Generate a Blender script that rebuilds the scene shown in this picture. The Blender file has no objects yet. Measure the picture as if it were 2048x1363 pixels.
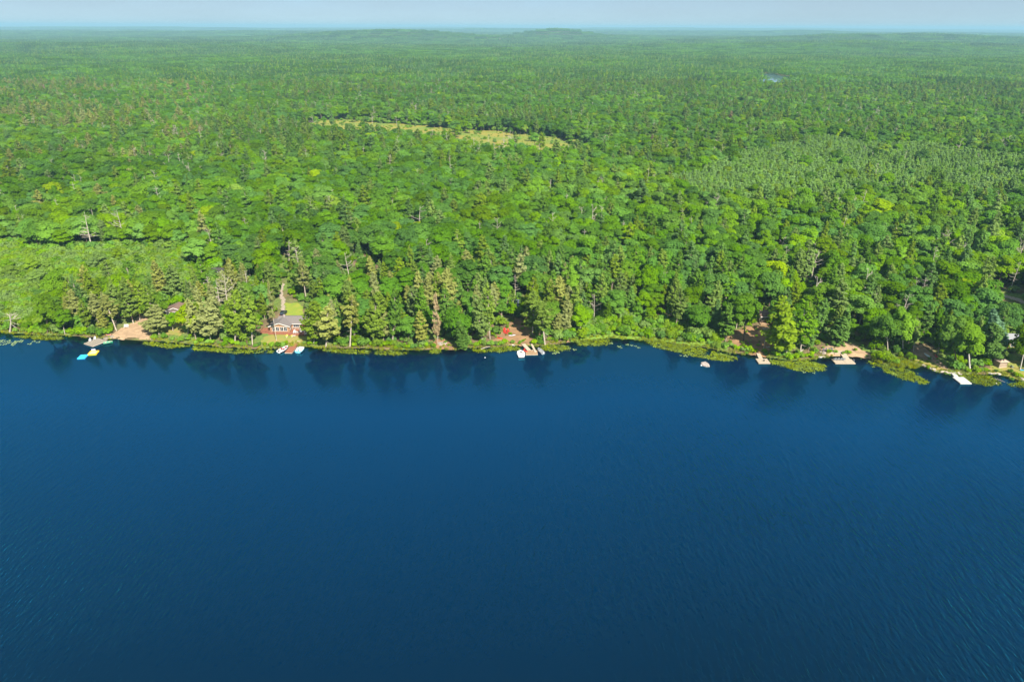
import bpy, bmesh, math, random
import numpy as np
from mathutils import Matrix, Vector

random.seed(11)
rng = np.random.default_rng(11)
S = bpy.context.scene
COL = S.collection

# ------------------------------------------------------------------ camera
W0, H0, FPX = 2048.0, 1363.0, 1365.3
CAM_H, PITCH, ROLL = 100.0, math.radians(24.7), math.radians(0.2)
cam_d = bpy.data.cameras.new("camera"); cam = bpy.data.objects.new("camera", cam_d); COL.objects.link(cam)
cam_d.sensor_width = 36.0; cam_d.lens = 24.0; cam_d.clip_start = 0.5; cam_d.clip_end = 90000.0
CAM_R = (Matrix.Rotation(math.pi / 2 - PITCH, 3, 'X') @ Matrix.Rotation(ROLL, 3, 'Z'))
cam.matrix_world = Matrix.Translation((0, 0, CAM_H)) @ CAM_R.to_4x4()
S.camera = cam

# ------------------------------------------------------------------ sky, sun, exposure
SUN_EL, SUN_AZ = math.radians(42), math.radians(154)      # azimuth clockwise from +Y (into the picture): from the right, behind the camera
wd = bpy.data.worlds.new("World"); S.world = wd; wd.use_nodes = True
wn = wd.node_tree.nodes; wl = wd.node_tree.links; wn.clear()
sky = wn.new('ShaderNodeTexSky'); sky.sky_type = 'NISHITA'; sky.sun_disc = False
sky.sun_elevation = SUN_EL; sky.sun_rotation = SUN_AZ
sky.altitude = 2500; sky.air_density = 1.0; sky.dust_density = 0.0; sky.ozone_density = 10.0
bg = wn.new('ShaderNodeBackground'); bg.inputs['Strength'].default_value = 0.05
wo = wn.new('ShaderNodeOutputWorld')
# thin high veil of cloud over the whole sky
wtc = wn.new('ShaderNodeTexCoord'); wmp = wn.new('ShaderNodeMapping'); wmp.inputs['Scale'].default_value = (3.0, 3.0, 14.0); wnz = wn.new('ShaderNodeTexNoise'); wnz.inputs['Scale'].default_value = 1.4; wnz.inputs['Detail'].default_value = 5
wrp = wn.new('ShaderNodeMapRange'); wrp.inputs[1].default_value = 0.3; wrp.inputs[2].default_value = 0.72; wrp.inputs[3].default_value = 0.55; wrp.inputs[4].default_value = 0.85
wmx = wn.new('ShaderNodeMixRGB'); wmx.inputs[2].default_value = (3.9, 4.95, 5.75, 1)
wl.new(wtc.outputs['Generated'], wmp.inputs['Vector']); wl.new(wmp.outputs[0], wnz.inputs['Vector']); wl.new(wnz.outputs['Fac'], wrp.inputs[0]); wl.new(wrp.outputs[0], wmx.inputs[0])
wl.new(sky.outputs[0], wmx.inputs[1]); wl.new(wmx.outputs[0], bg.inputs[0]); wl.new(bg.outputs[0], wo.inputs[0])
sun_d = bpy.data.lights.new("sun", 'SUN'); sun = bpy.data.objects.new("sun", sun_d); COL.objects.link(sun)
sun_d.energy = 4.7; sun_d.angle = math.radians(0.5); sun_d.color = (1.0, 0.93, 0.82)
to_sun = Vector((math.sin(SUN_AZ) * math.cos(SUN_EL), math.cos(SUN_AZ) * math.cos(SUN_EL), math.sin(SUN_EL)))
sun.rotation_euler = to_sun.to_track_quat('Z', 'Y').to_euler()
sun.location = (300, -300, 400)
vs = S.view_settings; vs.view_transform = 'Standard'; vs.look = 'None'; vs.exposure = 1.22; vs.gamma = 1.0; vs.use_curve_mapping = False
S.render.engine = 'CYCLES'
cy = S.cycles
cy.max_bounces = 6; cy.diffuse_bounces = 4; cy.glossy_bounces = 2; cy.transmission_bounces = 2
cy.transparent_max_bounces = 6; cy.volume_bounces = 0
cy.caustics_reflective = False; cy.caustics_refractive = False
cy.sample_clamp_indirect = 4.0
cy.use_denoising = True

# ------------------------------------------------------------------ numbers: noise, shore line, terrain
def _hash(ix, iy, seed):
    n = (ix.astype(np.int64) * 374761393 + iy.astype(np.int64) * 668265263 + seed * 982451653) & 0x7fffffff
    n = ((n ^ (n >> 13)) * 1274126177) & 0x7fffffff
    return ((n ^ (n >> 16)) & 0xffff) / 65535.0
def vnoise(x, y, seed=0):
    x = np.asarray(x, float); y = np.asarray(y, float)
    ix = np.floor(x); iy = np.floor(y); fx = x - ix; fy = y - iy
    ux = fx * fx * (3 - 2 * fx); uy = fy * fy * (3 - 2 * fy)
    a = _hash(ix, iy, seed); b = _hash(ix + 1, iy, seed); c = _hash(ix, iy + 1, seed); d = _hash(ix + 1, iy + 1, seed)
    return (a * (1 - ux) + b * ux) * (1 - uy) + (c * (1 - ux) + d * ux) * uy
def fbm(x, y, seed=0, o=3):
    s = 0; a = 0.5; t = 0
    for k in range(o):
        s = s + a * vnoise(x * 2 ** k, y * 2 ** k, seed + k); t += a; a *= 0.5
    return s / t
def sstep(a, b, x):
    t = np.clip((np.asarray(x, float) - a) / (b - a), 0, 1); return t * t * (3 - 2 * t)

MR = np.array(CAM_R)
def ray(u, v):
    d = MR @ np.array([(u - W0 / 2) / FPX, -(v - H0 / 2) / FPX, -1.0]); return d
def at0(u, v, z=0.0):
    d = ray(u, v); t = (z - CAM_H) / d[2]; return np.array([0, 0, CAM_H]) + d * t
def proj(p):
    q = (np.asarray(p, float) - np.array([0, 0, CAM_H])) @ MR
    return W0 / 2 + FPX * q[..., 0] / -q[..., 2], H0 / 2 - FPX * q[..., 1] / -q[..., 2]

SHORE_PX = [(-700,640),(-200,655),(0,664),(60,668),(130,672),(210,675),(240,677),(300,680),(340,684),(400,690),(460,694),(540,696),(600,693),
 (650,694),(700,696),(760,697),(820,698),(880,697),(910,699),(940,697),(1000,693),(1040,690),(1070,690),(1100,689),(1130,684),(1160,680),
 (1220,676),(1280,679),(1340,684),(1400,693),(1440,701),(1480,707),(1515,711),(1540,715),(1580,721),(1620,719),(1660,711),(1700,713),(1738,716),
 (1760,726),(1800,733),(1845,732),(1870,743),(1900,748),(1930,748),(1970,746),(2000,748),(2030,756),(2060,765),(2250,800)]
_sp = np.array([at0(u, v)[:2] for u, v in SHORE_PX])
_sx = np.concatenate([[-2500], _sp[:, 0], [600, 2500]]); _sy = np.concatenate([[_sp[0, 1] + 60], _sp[:, 1], [_sp[-1, 1] - 30, _sp[-1, 1] - 120]])
def yshore(x):
    x = np.asarray(x, float)
    return np.interp(x, _sx, _sy) + (vnoise(x / 5.0, x * 0 + 3, 5) - 0.5) * 1.6 + (vnoise(x / 1.7, x * 0 + 9, 6) - 0.5) * 0.7
MEADOW_C = at0(930, 268)[:2]
HILLS = [(300, 5600, 400, 260, 74), (-650, 5000, 900, 300, 46), (2300, 4600, 900, 300, 30), (1500, 3300, 700, 220, 14), (-1900, 2900, 800, 240, 16), (-900, 5200, 420, 500, 26), (-3600, 7400, 2200, 900, 26), (2600, 9000, 2400, 900, 36), (5600, 8200, 1800, 700, 30),
         (300, 11500, 4200, 900, 34), (-6000, 13500, 5000, 1200, 48), (4200, 16500, 3600, 1500, 66), (-1500, 20000, 4000, 1500, 62), (9000, 19000, 4000, 1500, 58)]
def height(x, y):
    x = np.asarray(x, float); y = np.asarray(y, float)
    d = y - yshore(x)
    land = 0.30 * (1 - np.exp(-np.maximum(d, 0) / 0.8)) + 0.045 * np.clip(d, 0, 60) + 0.02 * np.clip(d - 60, 0, 120)
    m = np.exp(-((x - MEADOW_C[0]) / 330) ** 2 - ((y - MEADOW_C[1]) / 190) ** 2)
    roll = sstep(90, 700, d) * 11 * (fbm(x / 330, y / 330, 21) - 0.35) * (1 - m)
    land = np.where(m > 0.02, land * (1 - 0.55 * m), land) + roll + sstep(900, 4500, d) * 58 * (fbm(x / 1700, y / 800, 33) - 0.45)
    for hx, hy, sx, sy, hh in HILLS:
        land = land + hh * np.exp(-((x - hx) / sx) ** 2 - ((y - hy) / sy) ** 2)
    return np.where(d < 0, np.maximum(-4.0, 0.11 * d), land)
def at(u, v, dz=0.0):
    """the point of the ground seen at photograph pixel u, v (dz above the ground)"""
    d = ray(u, v); c = np.array([0, 0, CAM_H])
    t = (CAM_H - 1) / -d[2] if d[2] < -1e-4 else 20000
    for _ in range(25):
        p = c + d * t; hz = float(np.maximum(height(p[0], p[1]), 0)) + dz
        t = t + 0.7 * (p[2] - hz) / max(-d[2], 0.03)
    p = c + d * t
    return Vector((p[0], p[1], hz))
def inpoly(x, y, poly):
    x = np.asarray(x, float); y = np.asarray(y, float); r = np.zeros(x.shape, bool); n = len(poly)
    for i in range(n):
        x0, y0 = poly[i][0], poly[i][1]; x1, y1 = poly[i - 1][0], poly[i - 1][1]
        c = ((y0 > y) != (y1 > y)) & (x < (x1 - x0) * (y - y0) / (y1 - y0 + 1e-12) + x0); r ^= c
    return r
def inwarp(x, y, poly, amp, sc=14.0):
    x = np.asarray(x, float); y = np.asarray(y, float)
    return inpoly(x + (fbm(x / sc, y / sc, 171) - 0.5) * amp * 2, y + (fbm(x / sc, y / sc, 177) - 0.5) * amp * 2, poly)
def gpoly(px): return [tuple(at(u, v)[:2]) for u, v in px]

# ------------------------------------------------------------------ materials
MATS = {}
def mat(name, col, rough=0.7, noise=0.0, nscale=3.0, metal=0.0, spec=0.3, col2=None, bump=0.0):
    if name in MATS: return MATS[name]
    m = bpy.data.materials.new(name); m.use_nodes = True; nt = m.node_tree; b = nt.nodes['Principled BSDF']
    b.inputs['Roughness'].default_value = rough; b.inputs['Metallic'].default_value = metal
    b.inputs['Specular IOR Level'].default_value = spec
    if noise > 0 or col2:
        tc = nt.nodes.new('ShaderNodeTexCoord'); nz = nt.nodes.new('ShaderNodeTexNoise'); nz.inputs['Scale'].default_value = nscale; nz.inputs['Detail'].default_value = 5
        nt.links.new(tc.outputs['Object'], nz.inputs['Vector'])
        rp = nt.nodes.new('ShaderNodeValToRGB'); e = rp.color_ramp.elements
        c2 = col2 or tuple(min(1, c * (1 + noise)) for c in col)
        c1 = col if col2 else tuple(c * (1 - noise) for c in col)
        e[0].position = 0.36; e[0].color = (*c1, 1); e[1].position = 0.64; e[1].color = (*c2, 1)
        nt.links.new(nz.outputs['Fac'], rp.inputs[0]); nt.links.new(rp.outputs[0], b.inputs['Base Color'])
        if bump:
            bp = nt.nodes.new('ShaderNodeBump'); bp.inputs['Strength'].default_value = bump; bp.inputs['Distance'].default_value = 0.3
            nt.links.new(nz.outputs['Fac'], bp.inputs['Height']); nt.links.new(bp.outputs[0], b.inputs['Normal'])
    else:
        b.inputs['Base Color'].default_value = (*col, 1)
    MATS[name] = m; return m

def leafmat(name, col, trans=0.48, vary=0.35, hue=0.03, tr_tint=(1.15, 1.1, 0.6)):
    """foliage: tone varies leaf by leaf, tree by tree and stand by stand"""
    m = bpy.data.materials.new(name); m.use_nodes = True; nt = m.node_tree; n = nt.nodes; L = nt.links; n.clear()
    out = n.new('ShaderNodeOutputMaterial'); oi = n.new('ShaderNodeObjectInfo'); ge = n.new('ShaderNodeNewGeometry')
    nz = n.new('ShaderNodeTexNoise'); nz.inputs['Scale'].default_value = 0.016; nz.inputs['Detail'].default_value = 2
    L.new(oi.outputs['Location'], nz.inputs['Vector'])
    def mth(op, a, b):
        k = n.new('ShaderNodeMath'); k.operation = op
        for i, q in enumerate((a, b)):
            if isinstance(q, (int, float)): k.inputs[i].default_value = q
            else: L.new(q, k.inputs[i])
        return k.outputs[0]
    isl = mth('MULTIPLY', mth('SUBTRACT', ge.outputs['Random Per Island'], 0.5), vary * 0.6)
    obj = mth('MULTIPLY', mth('SUBTRACT', oi.outputs['Random'], 0.5), vary * 1.5)
    nz2 = n.new('ShaderNodeTexNoise'); nz2.inputs['Scale'].default_value = 0.0032; nz2.inputs['Detail'].default_value = 3; L.new(oi.outputs['Location'], nz2.inputs['Vector'])
    big = mth('ADD', mth('MULTIPLY', mth('SUBTRACT', nz.outputs['Fac'], 0.5), vary * 1.5), mth('MULTIPLY', mth('SUBTRACT', nz2.outputs['Fac'], 0.5), vary * 1.8))
    val = mth('ADD', mth('ADD', isl, obj), mth('ADD', big, 1.0))
    hs = n.new('ShaderNodeHueSaturation'); hs.inputs['Color'].default_value = (*col, 1)
    L.new(val, hs.inputs['Value'])
    rnd2 = mth('FRACT', mth('MULTIPLY', oi.outputs['Random'], 17.31), 0)
    L.new(mth('ADD', mth('MULTIPLY', mth('SUBTRACT', rnd2, 0.78), hue * 2), 0.5), hs.inputs['Hue'])
    L.new(mth('ADD', mth('MULTIPLY', mth('SUBTRACT', rnd2, 0.5), -0.3), 1.0), hs.inputs['Saturation'])
    df = n.new('ShaderNodeBsdfDiffuse'); tl = n.new('ShaderNodeBsdfTranslucent'); mx = n.new('ShaderNodeMixShader'); mx.inputs[0].default_value = trans
    tm = n.new('ShaderNodeMixRGB'); tm.blend_type = 'MULTIPLY'; tm.inputs[0].default_value = 1; tm.inputs[2].default_value = (*tr_tint, 1)
    L.new(hs.outputs[0], df.inputs[0]); L.new(hs.outputs[0], tm.inputs[1]); L.new(tm.outputs[0], tl.inputs[0])
    L.new(df.outputs[0], mx.inputs[1]); L.new(tl.outputs[0], mx.inputs[2]); L.new(mx.outputs[0], out.inputs[0])
    MATS[name] = m; return m

LEAF = {'mid': leafmat('leaf_mid_green', (0.124, 0.292, 0.020), hue=0.014), 'deep': leafmat('leaf_deep_green', (0.098, 0.252, 0.024), hue=0.014),
        'fresh': leafmat('leaf_fresh_green', (0.160, 0.332, 0.020), hue=0.014), 'lime': leafmat('leaf_lime_green', (0.27, 0.44, 0.010), vary=0.2, hue=0.012),
        'pine': leafmat('needle_olive', (0.200, 0.315, 0.050), trans=0.45, vary=0.24, hue=0.010), 'pine2': leafmat('needle_green', (0.140, 0.285, 0.045), trans=0.45, vary=0.24, hue=0.010),
        'pine3': leafmat('needle_tan_olive', (0.310, 0.355, 0.105), trans=0.45, vary=0.20, hue=0.008), 'dead': leafmat('needle_dead', (0.34, 0.28, 0.16), trans=0.25, vary=0.25, hue=0.006),
        'young': leafmat('needle_pale', (0.235, 0.415, 0.100), trans=0.45, vary=0.16, hue=0.008), 'alder': leafmat('leaf_alder', (0.200, 0.335, 0.050), vary=0.22, hue=0.010),
        'weed': leafmat('leaf_water_weed', (0.195, 0.280, 0.024), vary=0.5, hue=0.015), 'bush': leafmat('leaf_shore_bush', (0.225, 0.430, 0.012), vary=0.26, hue=0.012),
        'far_leaf': leafmat('leaf_far_woods', (0.086, 0.222, 0.024), hue=0.014, vary=0.4), 'far_pine': leafmat('needle_far_woods', (0.088, 0.195, 0.045), trans=0.4, hue=0.01, vary=0.35),
        'blue': leafmat('needle_blue', (0.16, 0.28, 0.17), trans=0.3, vary=0.2, hue=0.01), 'grass': leafmat('grass_blade', (0.280, 0.360, 0.035), vary=0.3, hue=0.018)}
BARK = {'pine': mat('bark_grey_brown', (0.30, 0.24, 0.18), 0.9, 0.3, 4), 'pale': mat('bark_pale', (0.42, 0.36, 0.29), 0.9, 0.25, 4),
        'dark': mat('bark_dark', (0.14, 0.105, 0.075), 0.9, 0.3, 4), 'dead': mat('bark_dead_silver', (0.40, 0.35, 0.29), 0.9, 0.25, 4), 'birch': mat('bark_birch', (0.55, 0.51, 0.46), 0.8, 0.2, 3)}

# ------------------------------------------------------------------ object helpers
def link(name, me, m=None, parent=None):
    o = bpy.data.objects.new(name, me); COL.objects.link(o)
    if m is not None and me is not None and not me.materials: me.materials.append(m)
    if parent is not None: o.parent = parent
    return o
def tag(o, label=None, cat=None, group=None, kind=None):
    if label: o['label'] = label
    if cat: o['category'] = cat
    if group: o['group'] = group
    if kind: o['kind'] = kind
    return o
def thing(name, label, cat, loc, rz=0.0, group=None, scale=1.0):
    o = bpy.data.objects.new(name, None); COL.objects.link(o); o.location = loc; o.rotation_euler = (0, 0, rz); o.scale = (scale,) * 3
    o.empty_display_size = 0.2
    return tag(o, label, cat, group)
def npmesh(name, V, F, smooth=False):
    """V (n,3); F list of tuples or (m,k) array"""
    me = bpy.data.meshes.new(name); V = np.asarray(V, np.float32)
    if isinstance(F, np.ndarray):
        m, k = F.shape; me.vertices.add(len(V)); me.vertices.foreach_set('co', V.ravel())
        me.loops.add(m * k); me.loops.foreach_set('vertex_index', F.ravel().astype(np.int32))
        me.polygons.add(m); me.polygons.foreach_set('loop_start', np.arange(0, m * k, k, dtype=np.int32)); me.polygons.foreach_set('loop_total', np.full(m, k, np.int32))
    else:
        me.from_pydata([tuple(map(float, v)) for v in V], [], F)
    if smooth: me.polygons.foreach_set('use_smooth', np.ones(len(me.polygons), bool))
    me.update(calc_edges=True); return me

class MB:
    """collects simple solids for ONE mesh"""
    def __init__(s): s.v = []; s.f = []
    def add(s, vs, fs):
        b = len(s.v); s.v += [tuple(map(float, q)) for q in vs]; s.f += [tuple(i + b for i in q) for q in fs]; return s
    def box(s, c, size, rz=0.0, taper=1.0, rx=0.0, ry=0.0):
        hx, hy, hz = size[0] / 2, size[1] / 2, size[2] / 2
        M = Matrix.Rotation(rz, 3, 'Z') @ Matrix.Rotation(ry, 3, 'Y') @ Matrix.Rotation(rx, 3, 'X')
        P = []
        for z in (-1, 1):
            k = taper if z > 0 else 1
            for x, y in ((-1, -1), (1, -1), (1, 1), (-1, 1)):
                P.append(Vector(c) + M @ Vector((x * hx * k, y * hy * k, z * hz)))
        return s.add(P, [(3, 2, 1, 0), (4, 5, 6, 7), (0, 1, 5, 4), (1, 2, 6, 5), (2, 3, 7, 6), (3, 0, 4, 7)])
    def tube(s, pts, rad, n=6, cap=True):
        pts = [Vector(p) for p in pts]; rings = []
        for i, p in enumerate(pts):
            t = (pts[min(i + 1, len(pts) - 1)] - pts[max(i - 1, 0)]).normalized()
            a = t.cross(Vector((0, 0, 1)));  a = a.normalized() if a.length > 1e-3 else Vector((1, 0, 0)); b = t.cross(a)
            r = rad[i] if isinstance(rad, (list, tuple)) else rad
            rings.append([p + (a * math.cos(2 * math.pi * k / n) + b * math.sin(2 * math.pi * k / n)) * r for k in range(n)])
        vs = [q for r in rings for q in r]; fs = []
        for i in range(len(rings) - 1):
            for k in range(n): fs.append((i * n + k, i * n + (k + 1) % n, (i + 1) * n + (k + 1) % n, (i + 1) * n + k))
        if cap: fs += [tuple(range(n)), tuple(range(len(vs) - 1, len(vs) - 1 - n, -1))]
        return s.add(vs, fs)
    def loft(s, rings, close=True):
        n = len(rings[0]); vs = [q for r in rings for q in r]; fs = []
        for i in range(len(rings) - 1):
            for k in range(n): fs.append((i * n + k, i * n + (k + 1) % n, (i + 1) * n + (k + 1) % n, (i + 1) * n + k))
        if close: fs += [tuple(range(n - 1, -1, -1)), tuple(range(len(vs) - n, len(vs)))]
        return s.add(vs, fs)
    def slab(s, quad, th):
        q = [Vector(p) for p in quad]; n = (q[1] - q[0]).cross(q[2] - q[0]).normalized() * th
        return s.add(q + [p - n for p in q], [(0, 1, 2, 3), (7, 6, 5, 4), (0, 4, 5, 1), (1, 5, 6, 2), (2, 6, 7, 3), (3, 7, 4, 0)])
    def build(s, name, m, parent=None, smooth=False):
        me = bpy.data.meshes.new(name); me.from_pydata(s.v, [], s.f); me.update()
        if smooth: me.polygons.foreach_set('use_smooth', np.ones(len(me.polygons), bool))
        bm = bmesh.new(); bm.from_mesh(me); bmesh.ops.recalc_face_normals(bm, faces=bm.faces); bm.to_mesh(me); bm.free()
        return link(name, me, m, parent)

# ------------------------------------------------------------------ ground sheet
def warp_rows():
    neg = [-1400, -1000, -700, -450, -300, -200, -140, -100, -70, -50, -36, -26, -18, -12]
    near = list(np.arange(-9, 14, 0.75)); r = 14.0; far = []
    step = 1.2
    while r < 42000: far.append(r); r += step; step *= 1.055
    return np.array(neg + near + far)
def ground_mesh():
    D = warp_rows(); nx = 420
    T = np.linspace(-1, 1, nx); V = np.zeros((len(D), nx, 3))
    for i, d in enumerate(D):
        half = max(330 + 0.05 * abs(min(d, 0)), 330 + 1.15 * max(d, 0)) if d > -12 else 330 + 1.0 * abs(d)
        x = T * half; ybase = np.interp(0, _sx, _sy)
        blend = sstep(40, 900, d)
        y = (yshore(x) * (1 - blend) + ybase * blend) + d
        V[i, :, 0] = x; V[i, :, 1] = y; V[i, :, 2] = height(x, y)
        if d < 0: V[i, :, 2] = max(-4.0, 0.11 * d)
    ii, jj = np.meshgrid(np.arange(len(D) - 1), np.arange(nx - 1), indexing='ij'); b = (ii * nx + jj).ravel()
    F = np.stack([b, b + 1, b + nx + 1, b + nx], 1)
    return npmesh('ground', V.reshape(-1, 3), F, smooth=True)
gm = bpy.data.materials.new('forest_floor'); gm.use_nodes = True
def ground_nodes(nt):
    n = nt.nodes; L = nt.links; b = n['Principled BSDF']; b.inputs['Roughness'].default_value = 0.95; b.inputs['Specular IOR Level'].default_value = 0.1
    tc = n.new('ShaderNodeTexCoord')
    def noise(s, d=4):
        k = n.new('ShaderNodeTexNoise'); k.inputs['Scale'].default_value = s; k.inputs['Detail'].default_value = d; L.new(tc.outputs['Object'], k.inputs['Vector']); return k.outputs['Fac']
    def ramp(f, c1, c2, p1=0.38, p2=0.62):
        r = n.new('ShaderNodeValToRGB'); e = r.color_ramp.elements; e[0].position = p1; e[1].position = p2; e[0].color = (*c1, 1); e[1].color = (*c2, 1); L.new(f, r.inputs[0]); return r.outputs[0]
    a = ramp(noise(0.35, 6), (0.10, 0.08, 0.04), (0.19, 0.14, 0.075))
    g = ramp(noise(1.3, 5), (0.09, 0.15, 0.03), (0.15, 0.22, 0.045))
    mx = n.new('ShaderNodeMixRGB'); L.new(ramp(noise(0.08, 4), (0, 0, 0), (1, 1, 1), 0.45, 0.6), mx.inputs[0]); L.new(a, mx.inputs[1]); L.new(g, mx.inputs[2])
    L.new(mx.outputs[0], b.inputs['Base Color'])
ground_nodes(gm.node_tree)
tag(link('ground', ground_mesh(), gm), 'wooded ground rising gently from the lake shore', None, None, 'structure')

# ------------------------------------------------------------------ lake
def lake_mesh():
    D = np.array([-1400, -1000, -700, -450, -330, -250, -200, -150, -110, -80, -60, -45, -34, -26, -20, -15, -11, -8, -6, -4.5, -3.2, -2.2, -1.4, -0.8, -0.3, 0.2, 1.0, 2.5])
    nx = 520; T = np.linspace(-1, 1, nx); V = np.zeros((len(D), nx, 3)); dep = np.zeros((len(D), nx))
    for i, d in enumerate(D):
        half = 330 + 1.0 * max(0, -d - 12)
        x = T * half; V[i, :, 0] = x; V[i, :, 1] = yshore(x) + d; dep[i] = max(0, -d)
    ii, jj = np.meshgrid(np.arange(len(D) - 1), np.arange(nx - 1), indexing='ij'); b = (ii * nx + jj).ravel()
    me = npmesh('lake', V.reshape(-1, 3), np.stack([b, b + 1, b + nx + 1, b + nx], 1), smooth=True)
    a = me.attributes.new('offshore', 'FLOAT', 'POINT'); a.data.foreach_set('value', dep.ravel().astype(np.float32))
    return me
wm = bpy.data.materials.new('lake_water'); wm.use_nodes = True
def water_nodes(nt):
    n = nt.nodes; L = nt.links; n.clear(); out = n.new('ShaderNodeOutputMaterial')
    tc = n.new('ShaderNodeTexCoord'); at_ = n.new('ShaderNodeAttribute'); at_.attribute_name = 'offshore'; off = at_.outputs['Fac']
    def maprange(f, a, b, c, d):
        k = n.new('ShaderNodeMapRange'); k.interpolation_type = 'SMOOTHSTEP'; k.inputs[1].default_value = a; k.inputs[2].default_value = b; k.inputs[3].default_value = c; k.inputs[4].default_value = d; L.new(f, k.inputs[0]); return k.outputs[0]
    def wave(rot, sx, sy, detail, dist=0.0, seed=0.0):
        mp = n.new('ShaderNodeMapping'); mp.inputs['Rotation'].default_value = (0, 0, math.radians(rot)); mp.inputs['Scale'].default_value = (sx, sy, 1); mp.inputs['Location'].default_value = (seed, seed * 1.7, seed)
        k = n.new('ShaderNodeTexNoise'); k.inputs['Scale'].default_value = 1.0; k.inputs['Detail'].default_value = detail; k.inputs['Roughness'].default_value = 0.5; k.inputs['Distortion'].default_value = dist
        L.new(tc.outputs['Object'], mp.inputs['Vector']); L.new(mp.outputs[0], k.inputs['Vector']); return k.outputs['Fac']
    def mth(op, a, b):
        k = n.new('ShaderNodeMath'); k.operation = op
        for i, q in enumerate((a, b)):
            if isinstance(q, (int, float)): k.inputs[i].default_value = q
            else: L.new(q, k.inputs[i])
        return k.outputs[0]
    sx_ = n.new('ShaderNodeSeparateXYZ'); L.new(tc.outputs['Object'], sx_.inputs[0]); rt = maprange(sx_.outputs['X'], -50, 45, 0.0, 1.0)
    wr = mth('MULTIPLY', wave(-11, 1.0, 0.27, 2, 0.6), rt); wl_ = mth('MULTIPLY', wave(29, 1.35, 0.36, 2, 0.6, 7.0), mth('MULTIPLY', mth('SUBTRACT', 1.0, rt), 0.38))
    h = mth('ADD', mth('ADD', wr, wl_), mth('MULTIPLY', wave(8, 1.9, 0.7, 2, 0.3, 3.0), 0.32))
    gust = maprange(wave(20, 0.010, 0.026, 3, 0.4, 5.0), 0.32, 0.68, 0.65, 1.15)
    amp = mth('MULTIPLY', maprange(off, 6, 120, 0.05, 1.0), gust)
    bp = n.new('ShaderNodeBump'); bp.inputs['Distance'].default_value = 0.85; L.new(h, bp.inputs['Height']); L.new(amp, bp.inputs['Strength'])
    fr = n.new('ShaderNodeFresnel'); fr.inputs['IOR'].default_value = 1.55; L.new(bp.outputs[0], fr.inputs['Normal'])
    gl = n.new('ShaderNodeBsdfGlossy'); gl.inputs['Color'].default_value = (0.09, 0.74, 1.0, 1); L.new(bp.outputs[0], gl.inputs['Normal'])
    L.new(maprange(off, 0, 110, 0.07, 0.16), gl.inputs['Roughness'])
    deep = n.new('ShaderNodeBsdfDiffuse'); cr = n.new('ShaderNodeValToRGB'); ce = cr.color_ramp.elements; ce[0].position = 0.0; ce[0].color = (0.002, 0.009, 0.026, 1); ce[1].position = 0.62; ce[1].color = (0.0, 0.0026, 0.0105, 1); q_ = ce.new(0.07); q_.color = (0.0, 0.014, 0.046, 1); q_ = ce.new(0.17); q_.color = (0.0, 0.020, 0.070, 1); L.new(mth('DIVIDE', off, 250.0), cr.inputs[0]); L.new(cr.outputs[0], deep.inputs['Color']); L.new(bp.outputs[0], deep.inputs['Normal'])  # water tint by distance offshore, with sky and tree reflections painted into it
    shal = n.new('ShaderNodeBsdfTransparent'); shal.inputs['Color'].default_value = (0.62, 0.36, 0.20, 1)
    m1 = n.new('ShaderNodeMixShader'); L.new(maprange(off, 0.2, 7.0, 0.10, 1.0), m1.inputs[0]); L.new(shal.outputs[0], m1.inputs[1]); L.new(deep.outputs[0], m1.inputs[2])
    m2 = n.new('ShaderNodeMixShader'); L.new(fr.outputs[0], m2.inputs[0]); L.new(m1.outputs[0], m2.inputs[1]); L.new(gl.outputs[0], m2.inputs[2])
    L.new(m2.outputs[0], out.inputs[0])
water_nodes(wm.node_tree)
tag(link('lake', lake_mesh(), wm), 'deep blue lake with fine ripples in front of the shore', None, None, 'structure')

# ------------------------------------------------------------------ patches of open ground
def patch(name, px, m, label, dz=0.05, cell=0.5, rag=0.8, world=None):
    P = np.array(world if world is not None else gpoly(px)); x0, y0 = P.min(0) - 1; x1, y1 = P.max(0) + 1
    nx = int((x1 - x0) / cell) + 1; ny = int((y1 - y0) / cell) + 1
    X, Y = np.meshgrid(x0 + np.arange(nx + 1) * cell, y0 + np.arange(ny + 1) * cell)
    qx = X[:-1, :-1] + cell / 2; qy = Y[:-1, :-1] + cell / 2
    k = rag * 2
    keep = inpoly(qx + (fbm(qx / 2.2, qy / 2.2, 71) - 0.5) * k * 2, qy + (fbm(qx / 2.2, qy / 2.2, 77) - 0.5) * k * 2, P)
    ii, jj = np.nonzero(keep)
    b = ii * (nx + 1) + jj; F = np.stack([b, b + 1, b + nx + 2, b + nx + 1], 1)
    used, inv = np.unique(F, return_inverse=True); V = np.stack([X.ravel()[used], Y.ravel()[used], np.maximum(height(X.ravel()[used], Y.ravel()[used]), -0.35) + dz], 1)
    me = npmesh(name, V, inv.reshape(F.shape), smooth=True)
    return tag(link(name, me, m), label, None, None, 'structure')
sand = mat('beach_sand', (0.36, 0.245, 0.145), 0.95, 0.16, 0.8); sand2 = mat('packed_dirt', (0.27, 0.19, 0.12), 0.95, 0.25, 0.6)
needle = mat('needle_carpet', (0.19, 0.115, 0.06), 0.95, 0.25, 0.35, col2=(0.31, 0.18, 0.085)); lawn = mat('dry_lawn', (0.20, 0.235, 0.04), 0.95, 0.25, 0.4, col2=(0.29, 0.22, 0.065))
lawn2 = mat('green_lawn', (0.17, 0.25, 0.025), 0.95, 0.25, 0.5, col2=(0.25, 0.27, 0.035)); gravel = mat('drive_gravel', (0.34, 0.28, 0.22), 0.95, 0.2, 2.0)
fen = mat('meadow_sedge', (0.14, 0.21, 0.025), 0.95, 0.2, 0.045, col2=(0.26, 0.225, 0.035))
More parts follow.
